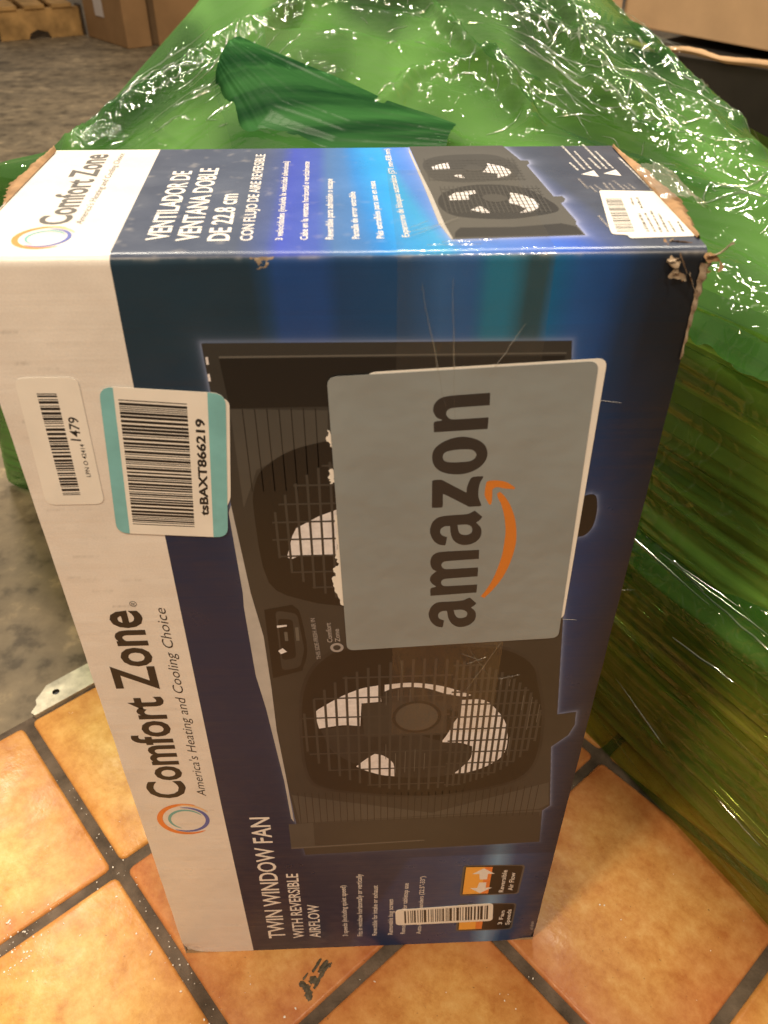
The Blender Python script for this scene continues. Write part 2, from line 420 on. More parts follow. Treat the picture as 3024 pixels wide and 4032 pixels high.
DATA = {   # outlines printed on the carton, in mm on the panel
 'n': [(238.5, 603.4), (238.8, 596.3), (220.3, 595.1), (217.9, 593.8), (217.3, 591.8), (218.1, 590), (220.6, 588.4), (238.7, 589.2), (238.9, 588.5), (238.9, 582.3), (211.7, 580.9), (211.3, 586.2), (212.3, 587.4), (215.1, 587.8), (215.4, 588.3), (212.9, 589.5), (211.3, 591.9), (210.7, 594.7), (211.4, 597.9), (213.8, 600.6), (217.2, 601.8), (222.6, 602.4)],
 'o': [(227.2, 577.8), (233.7, 576.1), (238.3, 572.4), (240.1, 567), (239.1, 561.8), (235.4, 557.4), (229.8, 554.7), (223.6, 554.2), (217.3, 555.7), (213.1, 559.3), (211.4, 564.7), (212, 569.9), (215.4, 574), (220.9, 576.9)],
 'oh': [(228.1, 570.1), (232, 569.6), (234.3, 567.1), (233.8, 564.5), (231.4, 562.6), (226.4, 562), (221, 562), (217.9, 563), (216.9, 565.4), (217.6, 568), (219.9, 569.2), (223.8, 569.9)],
 'z': [(212, 549.9), (212.9, 550.7), (216.8, 550.8), (217.9, 550.2), (230.8, 541.8), (230.9, 545.7), (232.1, 550.3), (233.6, 552.2), (238.7, 552.6), (239.1, 551.9), (237.6, 547.9), (237.2, 542.8), (237.7, 538.1), (239.5, 533.1), (239, 532.3), (233, 532.1), (232, 532.6), (221.4, 539.5), (218.1, 541.4), (218.4, 533), (217.7, 532), (212.7, 531.9), (212.5, 532.7)],
 'a2': [(236.2, 529.3), (240.7, 524.8), (239.5, 522.6), (237.6, 520.7), (240.3, 517.2), (241.1, 513.6), (240.5, 509.6), (238, 506.3), (233.8, 504.5), (229.5, 505), (225.8, 508), (224, 512.6), (223.1, 518.7), (220.2, 518.5), (218.2, 516.8), (217.8, 514.6), (218.8, 512.3), (220.6, 511.1), (221.9, 510.6), (221.4, 505.6), (220.9, 504.5), (217.7, 505.2), (214.7, 507.8), (212.8, 512), (212.1, 516), (213, 521), (215.3, 524.3), (219.1, 525.9), (225.5, 526.5), (232, 526.9), (234.2, 527.9)],
 'a2h': [(227.3, 519.3), (232.1, 519.5), (234.7, 518.3), (235.7, 516), (235.6, 513.8), (234.1, 512.3), (231.8, 511.9), (229.4, 512.7), (228.1, 515)],
 'm': [(240.8, 500.5), (241.1, 493.6), (222.7, 492.4), (220.3, 491.4), (219.7, 489.3), (220.7, 487.1), (223, 486.1), (241, 486.9), (241.3, 485.8), (241.4, 479.8), (223, 478.5), (220.8, 477.5), (220.1, 475.5), (221, 473.3), (223.3, 472.5), (241.7, 473.2), (241.7, 466.6), (214.3, 464.8), (214, 470.1), (214.9, 471.5), (217.1, 472), (217.3, 472.5), (215, 474.6), (213.5, 477.7), (214.1, 481.3), (217, 484.7), (214.5, 486.7), (213.2, 491.1), (213.6, 495.3), (215.6, 498.4), (219.1, 499.6), (228.6, 500.1)],
 'a1': [(238.1, 462.4), (242.3, 457.6), (241.3, 455.8), (239.3, 454), (242, 450.8), (242.8, 446.9), (242.2, 442.7), (239.5, 439.1), (235.7, 437.3), (231.8, 437.6), (228.3, 440.5), (226.1, 445.1), (224.8, 451.7), (222, 451.5), (220, 449.8), (219.6, 447.5), (220.4, 445.3), (222.1, 444), (223.4, 443.5), (223, 438.2), (222.4, 437.3), (219, 438.4), (215.9, 441.9), (214.2, 446.2), (213.8, 450.4), (214.9, 455.1), (217.3, 458.2), (220.6, 459.4), (227.6, 459.6), (233.9, 460.3), (236.3, 461.6)],
 'a1h': [(228.9, 452.2), (233.9, 452.3), (236.6, 450.7), (237.4, 448.6), (236.9, 446.2), (234.4, 445.1), (231.8, 445.5), (230, 448)],
 'smile': [(244.5, 463.3), (246.7, 461.8), (251.1, 468.2), (256, 477.6), (259.4, 489), (261.2, 501.2), (261.1, 511), (259.1, 522.6), (255.5, 532.4), (251.8, 538.7), (248.9, 542), (247.5, 540.6), (248.2, 537.8), (250.5, 533), (253, 524.2), (254.6, 514.2), (254.7, 506.6), (254.3, 496.1), (252.5, 484.9), (250.1, 475.6), (247, 467.8)],
 'arrow': [(242, 549.3), (246.4, 549.6), (251.7, 548.4), (256.9, 544.6), (256.6, 543.4), (251.7, 544), (246.8, 545.1), (244.7, 543.5), (245.1, 536.5), (244.8, 533.2), (243.8, 533.2), (241.2, 538.5), (240.7, 541.8), (241, 547.8)],
 'wA': [(140.5, 357), (147.6, 363.9), (159.2, 373.1), (172.7, 380.3), (183.9, 382.7), (185, 365.7), (171.6, 364.5), (170.4, 339.8), (158.2, 341.4), (141.9, 338.4), (140.6, 348.8)],
 'wD': [(187.2, 383.1), (203.9, 384.5), (220.7, 381.5), (233.2, 376.6), (245.5, 369.9), (241.7, 368.4), (229, 371.6), (215.2, 378.3), (201.7, 380.2), (191.7, 378.6), (187.2, 376.2)],
 'wB': [(238.5, 364.9), (254.5, 364.2), (264.8, 351.9), (272.1, 336.6), (275.1, 315), (272.6, 298.9), (261.9, 287), (248.6, 280.2), (237.5, 277.7), (243.3, 285.9), (249.9, 298.1), (250.1, 312.3), (241.4, 316.8), (227.5, 318.5), (231.3, 327.1), (235.3, 340.3), (238.8, 349.5)],
 'wC': [(166.6, 292.3), (174.1, 301.2), (180.2, 307), (186.2, 304.6), (193.6, 295), (194.6, 278.4), (185, 280.6), (173.9, 286.6)],
 'motor': [(171.4, 364.6), (229.4, 364.5), (230.7, 327.1), (173.2, 327.2)],
 'hub': [(209.3, 348.2), (223.8, 347.4), (208.9, 362.8), (194.8, 348.9), (209.7, 333)],
 'recess': [(133, 384.7), (128.6, 349.4), (128.6, 290.2), (137.2, 267.1), (168.5, 256.3), (219.7, 248.7), (258, 255.5), (288.8, 268.2), (299.8, 293.3), (298.8, 340.9), (291.9, 377.4), (283.2, 403.1), (256.7, 418.7), (164.9, 422.4), (144.1, 409.1)],
 'body': [(101, 632.1), (275.3, 630.4), (297.5, 441.7), (306.9, 346), (319.7, 348.2), (320.9, 333.7), (318, 321.8), (307.5, 308.5), (316.6, 231.9), (311.4, 225), (314.9, 178.3), (122.7, 170.8), (117.8, 226), (115.3, 275.3), (112.6, 338.2), (112.8, 382.7), (112.1, 432.7), (107.9, 470), (103.7, 540.1), (102.6, 590.6)],
 'foot': [(293.1, 535.8), (299, 538.2), (302.5, 536.4), (304.5, 526.6), (304.1, 515.6), (300.8, 509.2), (296, 507.4)],
 'ledge': [(102, 531.2), (103.3, 470.2), (102.7, 458.5), (102.9, 444.6), (103.8, 396.1), (107.5, 361.3), (109.9, 326.4), (113.4, 275.4), (114.9, 226.2), (116.9, 221), (115.3, 275.3), (112.6, 338.2), (112.8, 382.7), (112.1, 432.7), (107.9, 470), (103.9, 535.9)],
 'ribtop': [(110.2, 596.3), (158.3, 594.5), (157.4, 574.1), (139, 569.8), (119.8, 559.1), (110.5, 534)],
 'topband': [(108.3, 624), (273.1, 622.5), (273.7, 615.7), (159.6, 596.7), (110.2, 596.6)],
 'topline': [(108.4, 625.3), (273.4, 624.4), (273.6, 623.6), (108.3, 624.2)],
 'ribbot': [(117.8, 258.2), (224.4, 227.2), (311.5, 263.6), (315.3, 234.1), (308.1, 227.4), (121.1, 219.2)],
 'lowpanel': [(131.6, 218.6), (309.6, 223.7), (313, 183.9), (131.3, 184.5)],
 'handle': [(114.5, 455.9), (131.5, 459.6), (135.7, 453), (138.3, 418.8), (134, 399.5), (114.7, 392.9)],
 'wU': [(131.3, 498), (135.3, 513.5), (137.8, 519), (150.4, 527), (160.8, 531.6), (159.7, 498.7), (151.3, 498.4), (138.7, 498.8), (133.4, 496)],
 'uprec': [(115.7, 534.4), (118.7, 551.8), (125.1, 561.7), (139.2, 571.2), (159.4, 577.1), (162.7, 457.1), (141.1, 462.3), (119.3, 478.1)],
 'grey': [(158.6, 613.6), (289.8, 619.8), (296.6, 424.8), (163.3, 418.4)],
 'white': [(177.7, 615.5), (293.8, 621.1), (297.7, 441.3), (172.3, 445)],
 'torn1': [(158.1, 583.9), (159.4, 582.3), (160.1, 572.5), (158.8, 573.2), (157.2, 576.5), (157.3, 579.8)],
 'torn2': [(157.6, 558.3), (159.4, 559.7), (160.6, 549.9), (158.1, 549.6), (157.1, 552.8)],
 'torn3': [(159.9, 528), (164.3, 526.3), (164.9, 457.4), (161.3, 458.5), (158.8, 467.5), (156.5, 474.6), (156.1, 480.7), (158.3, 483.2), (157.6, 488.3), (160.2, 491.5), (158.8, 496.5), (160.1, 506.2)],
 'lpn': [(10.5, 615.7), (40.3, 615.6), (37.2, 539.1), (6.6, 539.2)],
 'lpnbar': [(19, 607.2), (28.4, 607), (25.9, 545.6), (16.8, 545.6)],
 'lpnt': [(33.9, 557.1), (34.8, 577.5), (31.6, 557.2)],
 'lpnt2': [(33.8, 579.4), (35.5, 593.2), (28.7, 579.5)],
 'ts': [(49.3, 610.7), (109.3, 605.5), (99.7, 513.8), (39.7, 519)],
 'tsunder': [(106.4, 602.8), (109.4, 600.2), (103.1, 540.6), (97.5, 530.2)],
 'tsl': [(49.3, 610.7), (55.9, 610.1), (46.7, 518.4), (39.7, 519)],
 'tsr': [(100.5, 606.2), (109.3, 605.5), (99.7, 513.8), (91.8, 514.3)],
 'tsbar': [(57.3, 603.3), (89.8, 600.2), (82.5, 522), (49.6, 525)],
 'tst': [(91.1, 529.6), (97, 591.2), (86.7, 530.5)],
 'bc': [(197.5, 70.3), (285.6, 76.2), (287.8, 42.4), (198.5, 40.7)],
 'ic1': [(254.3, 144.6), (307.4, 142.1), (306.7, 91.4), (254.2, 91.3)],
 'ic2': [(253.7, 77.3), (307.1, 74.5), (307.4, 23.4), (254.8, 23.2)],
 't_cz': [(39.3, 259.5), (40.1, 458.3), (11.3, 261.2)],
 't_am': [(54, 260.7), (56, 459.7), (47.3, 261.1)],
 't_twin': [(95.8, 23.9), (98, 229.1), (79.9, 25.3)],
 't_wr': [(113.2, 22.4), (114.6, 141.2), (102.8, 23.3)],
 't_af': [(128.5, 22.1), (129.4, 85.7), (117.9, 23)],
 't_b1': [(153.6, 22.5), (154.1, 118), (148.9, 22.9)],
 't_b2': [(167.4, 21.4), (168.4, 136.5), (162.4, 21.8)],
 't_b3': [(180.9, 21.7), (181.9, 115.9), (176.2, 22.2)],
 't_b4': [(195.7, 22), (195.5, 90.3), (190.9, 22.5)],
 't_b5': [(207.1, 22.6), (208.6, 117.8), (202.6, 23)],
 't_b6': [(221.9, 21.3), (222.6, 128.6), (217.6, 21.7)],
 't_reg': [(40.1, 461.3), (40, 466), (35.8, 461.5)],
 't_side': [(146.6, 410.3), (144.3, 447.6), (143.8, 410.4)],
 't_sc': [(154.4, 425.6), (153.8, 443.2), (151.1, 425.8)],
 't_sz': [(159.2, 425.9), (158.7, 437.6), (156, 426)],
 't_rv': [(292.7, 95.7), (292.8, 134.2), (288.4, 96)],
 't_av': [(300.8, 98.3), (300.3, 129.4), (296.3, 98.6)],
 't_fs': [(297.1, 33.5), (297.6, 60.8), (293.1, 33.8)],
 't_sp': [(304.3, 32.9), (303.5, 62.8), (300.2, 33.2)],
 't_bl': [(327.9, 20.6), (327.1, 36.1), (324.8, 20.9)],
 'ring': [(32.7, 229.6), (55.9, 228.2), (36, 251.2)],
 'u_cz': [(39.2, 40.4), (32.5, 156.2), (24, 40.9)],
 'u_am': [(45.7, 40.2), (41.6, 157.5), (42.1, 40.3)],
 'u_v1': [(89.3, 18.6), (85.4, 122.1), (78.8, 18.9)],
 'u_v2': [(102.9, 17.2), (99.4, 126.9), (92.6, 17.5)],
 'u_v3': [(116.8, 16.7), (114.5, 82.2), (106.7, 17)],
 'u_v4': [(127.2, 16.4), (123.2, 153.4), (121.5, 16.5)],
 'u_l1': [(140.9, 16.5), (137.5, 138.8), (137.5, 16.6)],
 'u_l2': [(152.2, 16.5), (149.2, 137.9), (148.7, 16.6)],
 'u_l3': [(163.8, 16.7), (162.6, 105.6), (160.1, 16.8)],
 'u_l4': [(175.6, 17), (174.4, 83.5), (172.2, 17.1)],
 'u_l5': [(186.8, 17.2), (185.2, 100.9), (183.3, 17.3)],
 'u_l6': [(198.4, 18.4), (195.6, 162.3), (194.9, 18.5)],
 'tbody': [(207.6, 166.9), (263.7, 167.3), (269.4, 136.7), (273.5, 136.1), (273.4, 130.6), (271.2, 127.1), (275.5, 72.9), (279.9, 73.3), (280.6, 68.9), (279.3, 65.2), (277, 62.4), (279, 36.8), (278, 32.7), (279.1, 18.3), (217.7, 14.9), (216, 31.5), (213.3, 81.7), (211.1, 110.9)],
 'tledge': [(207, 163.7), (207.6, 155.9), (213.6, 77.8), (216.1, 33.1), (218, 14.9), (217.1, 14.9), (213.4, 34.8), (211.6, 72.1), (209.9, 104.4), (206.8, 153.4)],
 'twA': [(217.6, 125.3), (221.5, 129.8), (227.3, 133.2), (227.5, 121.6), (217.9, 120.7)],
 'twB': [(249.3, 131.3), (256.2, 126.4), (259.9, 119.4), (260.2, 112.7), (256.7, 107.3), (251.3, 104.8), (252.7, 111.8), (244.8, 115.4), (248.2, 123.2)],
 'twC': [(227.9, 108.8), (230.4, 110.9), (233, 110.2), (233.7, 104.8), (230.5, 105.5)],
 'tvA': [(222.1, 74.6), (225.8, 80.3), (236.4, 83.9), (236.4, 79), (232, 76.2), (231.8, 69.5), (222.1, 68.5)],
 'tvB': [(254.2, 79.4), (260, 76.3), (264.3, 68.5), (265.7, 61), (264.3, 55.6), (259.8, 50.4), (254.1, 48.8), (258, 54), (255.9, 59.4), (250.9, 64.2), (252.8, 70.7)],
 'tvC': [(230.8, 54), (235.7, 59.2), (237.8, 56.4), (239.8, 49.2), (235.7, 49.7)],
 'trec': [(215.8, 60.7), (217, 73.8), (222.3, 83.4), (234.9, 92.1), (251.1, 92.6), (263.6, 86.1), (270, 72.1), (274.1, 58.9), (272.3, 49.9), (258.5, 43.4), (246.2, 40.4), (228.9, 42.7), (220, 48.1)],
 'trec2': [(212.7, 127.8), (216.8, 140.7), (227.4, 147.8), (249, 149.6), (258.9, 144.3), (264.4, 129.7), (264.8, 115.9), (260, 102.9), (246.2, 99), (229, 97.5), (216.5, 104.2)],
 'tlow': [(219.7, 23.4), (222.7, 29.6), (248, 29.6), (271.3, 33.8), (277.3, 29.5), (278.4, 19.1), (219, 17.2)],
 'tlabel': [(300.8, 80.8), (334.2, 77.9), (329.1, 14.8), (298, 12.9), (298.4, 17.3), (291.4, 18.4), (292, 25)],
 'tbar': [(300.6, 67.8), (308.8, 67.5), (302.7, 21.1), (294.2, 20.7)],
 'tl0': [(309.5, 20.5), (312.1, 44.7), (307.5, 20.5)],
 'tl1': [(312.5, 20.1), (315.1, 46.1), (311, 20.1)],
 'tl2': [(315.4, 19.7), (318.9, 49.1), (313.9, 19.8)],
 'tl3': [(318.4, 19.6), (321.4, 44.4), (316.9, 19.7)],
 'tl4': [(321.6, 19.5), (322.9, 33.9), (320.2, 19.6)],
 'tl5': [(325.6, 19.7), (327.2, 33.1), (324.2, 19.7)],
 'tl6': [(315.6, 52.3), (318, 69.2), (314, 52.4)],
 'tl7': [(312.7, 57.2), (314.5, 68.5), (311.3, 57.2)],
 'tri1': [(298.1, 109.4), (306.6, 116.4), (306.7, 104.7)],
 'tri2': [(310.5, 110.4), (319.2, 117.5), (319.3, 105.8)],
 'ts0': [(298.7, 117.2), (297.1, 131.5), (297.2, 117.2)],
 'ts1': [(302.5, 118.1), (300, 165.5), (301, 118.1)],
 'ts2': [(306.3, 118.9), (304.9, 153.9), (304.8, 119)],
 'ts3': [(311.5, 119.4), (310, 139.5), (310, 119.4)],
 'ts4': [(315.1, 119.3), (313, 168.6), (313.6, 119.3)],
 'ts5': [(318.9, 120), (317.2, 153.5), (317.4, 120)],
 'ts6': [(329.5, 80), (327.6, 140), (328.1, 80)],
 'ts7': [(299.6, 79.2), (298.6, 88.9), (298.1, 79.2)],
 'ts8': [(303.2, 82.6), (301.5, 90.6), (301.8, 82.6)],
 'ts9': [(307.2, 82.8), (307, 94.1), (305.8, 82.8)],
 'ts10': [(310.1, 83.2), (309.9, 93.1), (308.7, 83.3)],
 'ts11': [(315.2, 83.1), (313.3, 97.6), (313.7, 83.1)],
 'ts12': [(318, 83), (316.8, 90.1), (316.5, 83)],
 'ts13': [(321, 83.7), (319.8, 92.8), (319.6, 83.8)],
 'ts14': [(292.7, 28.4), (292, 43.8), (291.4, 28.5)],
 'ts15': [(296.6, 85.4), (295.3, 101.9), (295.1, 85.5)],
 'tring': [(34, 22.6), (47.6, 22.1), (30.1, 36.4)],
 'tstripe': [(66.9, 0.4), (60.7, 162.7)],
 'chip': [(129.5, 673.6), (138.3, 672.9), (135.7, 669), (130.3, 669.6), (128.3, 671.9)],
}


# ------------------------------------------------------------------ the setting: concrete, tiles
def concrete_mat():
    m, nt, out = new_mat('dirty_concrete'); p = N(nt, 'ShaderNodeBsdfPrincipled')
    tc = N(nt, 'ShaderNodeTexCoord'); ob = tc.outputs['Object']
    a = noise(nt, ob, 3.0, 7, .7); b = noise(nt, ob, 20, 5, .58); c = noise(nt, mapping(nt, ob, (1, 3.5, 1), (0, 0, .1)), 1.6, 4)
    base = ramp(nt, a, [(.3, (.12, .092, .058)), (.5, (.21, .165, .108)), (.72, (.32, .255, .17))])
    spots = ramp(nt, b, [(.34, (.42, .39, .34)), (.47, (.9, .88, .84)), (.60, (1.05, 1.03, .98)), (.70, (1.7, 1.65, 1.5))])
    col = mixc(nt, 1.0, base, spots, 'MULTIPLY')
    col = mixc(nt, .6, col, ramp(nt, c, [(.35, (.55, .55, .55)), (.65, (1.25, 1.22, 1.18))]), 'MULTIPLY')
    nt.links.new(col, p.inputs['Base Color']); p.inputs['Roughness'].default_value = .6
    nt.links.new(bump(nt, b, .2, .004), p.inputs['Normal'])
    nt.links.new(p.outputs[0], out.inputs[0]); return m
MT['concrete'] = concrete_mat()
floor = pyd('concrete_floor', [(-12, -6, -.008), (12, -6, -.008), (12, 25, -.008), (-12, 25, -.008)], [(0, 1, 2, 3)], MT['concrete'])
tag(floor, kind='structure')

def tile_mat():
    m, nt, out = new_mat('terracotta_glaze'); p = N(nt, 'ShaderNodeBsdfPrincipled')
    tc = N(nt, 'ShaderNodeTexCoord'); ob = tc.outputs['Object']
    oi = N(nt, 'ShaderNodeObjectInfo')
    off = N(nt, 'ShaderNodeVectorMath', operation='MULTIPLY_ADD')
    nt.links.new(oi.outputs['Random'], off.inputs[0]); off.inputs[1].default_value = (7, 13, 0); nt.links.new(ob, off.inputs[2])
    v = off.outputs[0]
    # distance from the tile edge: the glaze burns redder towards the rim
    sx = N(nt, 'ShaderNodeSeparateXYZ'); nt.links.new(ob, sx.inputs[0])
    def absn(s):
        a = N(nt, 'ShaderNodeMath', operation='ABSOLUTE'); nt.links.new(s, a.inputs[0]); return a.outputs[0]
    mx = N(nt, 'ShaderNodeMath', operation='SMOOTH_MAX'); mx.inputs[2].default_value = .03
    nt.links.new(absn(sx.outputs[0]), mx.inputs[0]); nt.links.new(absn(sx.outputs[1]), mx.inputs[1])
    nz = noise(nt, v, 16, 5, .6)
    ad = N(nt, 'ShaderNodeMath', operation='MULTIPLY_ADD'); ad.inputs[1].default_value = .08
    nt.links.new(nz, ad.inputs[0]); nt.links.new(mx.outputs[0], ad.inputs[2])
    rim = ramp(nt, ad.outputs[0], [(.10, (0, 0, 0)), (.175, (1, 1, 1))])
    mott = noise(nt, v, 40, 8, .75)
    cen = ramp(nt, mott, [(.32, (.50, .225, .05)), (.5, (.66, .365, .10)), (.70, (.78, .51, .18))])
    rc = ramp(nt, mott, [(.32, (.42, .14, .035)), (.70, (.60, .255, .075))])
    col = mixc(nt, rim, cen, rc)
    hsv = N(nt, 'ShaderNodeHueSaturation')
    vr = N(nt, 'ShaderNodeMapRange'); vr.inputs[3].default_value = .80; vr.inputs[4].default_value = 1.12
    nt.links.new(oi.outputs['Random'], vr.inputs[0]); nt.links.new(vr.outputs[0], hsv.inputs['Value'])
    hr = N(nt, 'ShaderNodeMapRange'); hr.inputs[3].default_value = .484; hr.inputs[4].default_value = .508
    nt.links.new(oi.outputs['Random'], hr.inputs[0]); nt.links.new(hr.outputs[0], hsv.inputs['Hue'])
    nt.links.new(col, hsv.inputs['Color'])
    pit = noise(nt, v, 240, 2)
    c2 = mixc(nt, ramp(nt, pit, [(.70, (0, 0, 0)), (.78, (.7, .7, .7))]), hsv.outputs[0], (.16, .075, .03))
    nt.links.new(c2, p.inputs['Base Color'])
    nt.links.new(ramp(nt, noise(nt, v, 25, 4), [(.3, (.26,)*3), (.7, (.48,)*3)]), p.inputs['Roughness'])
    p.inputs['Specular IOR Level'].default_value = .4
    nt.links.new(bump(nt, noise(nt, v, 35, 5, .6), .35, .003), p.inputs['Normal'])
    nt.links.new(p.outputs[0], out.inputs[0]); return m
MT['tile'] = tile_mat()
MT['grout'] = simple('grout', (.105, .078, .058), .85, .2, nscale=35, namt=.5, bscale=260, bstr=.6, bdist=.002)

TA = -math.radians(51.1)
av = Vector((math.cos(TA), math.sin(TA), 0)); bv = Vector((-math.sin(TA), math.cos(TA), 0))   # along a, along b
pitch_t, grout_w = .2415, .0115
tile_floor = pyd('tile_floor', [tuple(av*a + bv*b + Vector((0, 0, -.0035))) for a, b in ((-.363, -1.7), (2.0, -1.7), (2.0, 1.5), (-.363, 1.5))], [(0, 1, 2, 3)], MT['grout'])
tag(tile_floor, kind='structure')
def tile_mesh():
    bm = bmesh.new(); s = (pitch_t-grout_w); n = 14
    bmesh.ops.create_cube(bm, size=1); bmesh.ops.scale(bm, vec=(s, s, .008), verts=bm.verts)
    bmesh.ops.translate(bm, vec=(0, 0, -.004), verts=bm.verts)
    vert = [e for e in bm.edges if abs(e.verts[0].co.z-e.verts[1].co.z) > .004]
    bmesh.ops.bevel(bm, geom=vert, offset=.006, segments=2, affect='EDGES', profile=.5)
    top = [e for e in bm.edges if e.verts[0].co.z > -.001 and e.verts[1].co.z > -.001]
    bmesh.ops.bevel(bm, geom=top, offset=.0035, segments=2, affect='EDGES', profile=.5)
    me = bpy.data.meshes.new('tile'); bm.to_mesh(me); bm.free(); me.materials.append(MT['tile'])
    me.polygons.foreach_set('use_smooth', [True]*len(me.polygons))
    return me
tme = tile_mesh()
for ia in range(-1, 5):
    for ib in range(-4, 4):
        a = -.1186+(ia+.5)*pitch_t; b = -.0084+(ib+.5)*pitch_t
        pos = av*a+bv*b
        if pos.y < -.75 or pos.x < -.75 or pos.x > 1.1 or pos.y > .85: continue
        t = bpy.data.objects.new('tile', tme); C.objects.link(t); t.parent = tile_floor
        t.location = pos + Vector((0, 0, random.uniform(-.0006, .0)))
        t.rotation_euler = (random.uniform(-.002, .002), random.uniform(-.002, .002), TA + random.uniform(-.006, .006))

# metal threshold strip at the end of the tiles
MT['strip'] = simple('worn_metal', (.50, .46, .36), .45, metal=.35, nscale=45, namt=.4, bscale=90, bstr=.5)
def threshold():
    root = empty('threshold_strip', tuple(av*-.385+bv*.15), 'worn metal threshold strip with screw holes where tiles meet concrete', 'threshold strip')
    a0, a1 = -.393, -.3580
    outl = [(a1, .004), (-.365, .002), (-.372, .012), (-.380, .014), (-.386, .024), (a0, .033), (a0, .62), (a1, .62)]
    hole = lambda cb: [(-.3755+.0045*math.cos(k*math.pi/5), cb+.0045*math.sin(k*math.pi/5)) for k in range(10)]
    hs = [hole(.038), hole(.170)]
    loops = [[Vector((x, y, 0)) for x, y in l] for l in [outl]+hs]
    allp = [q for l in loops for q in l]
    v = [tuple(av*q.x+bv*q.y+Vector((0, 0, .0022))) for q in allp]
    f = []
    for t in tessellate_polygon(loops):
        aa, bb, cc = (Vector(v[i]) for i in t)
        f.append(tuple(t) if (bb-aa).cross(cc-aa).z > 0 else tuple(reversed(t)))
    n = len(outl); b2 = len(v)
    v += [tuple(av*x+bv*y+Vector((0, 0, -.006))) for x, y in outl]
    for i in range(n): f.append((i, b2+i, b2+(i+1) % n, (i+1) % n))
    pyd('plate', v, f, MT['strip'], root)
    for cb in (.038, .170):
        v = [tuple(av*(-.3755+.0043*math.cos(k*math.pi/5))+bv*(cb+.0043*math.sin(k*math.pi/5))+Vector((0, 0, -.001))) for k in range(10)]
        pyd('screw_head', v, [tuple(range(10))], MT['ink_black'], root)
threshold()

# ------------------------------------------------------------------ the carton
carton = empty('fan_carton', (W/2, D/2, 0), 'tall blue and white cardboard carton with a printed window fan standing on orange tiles', 'carton')

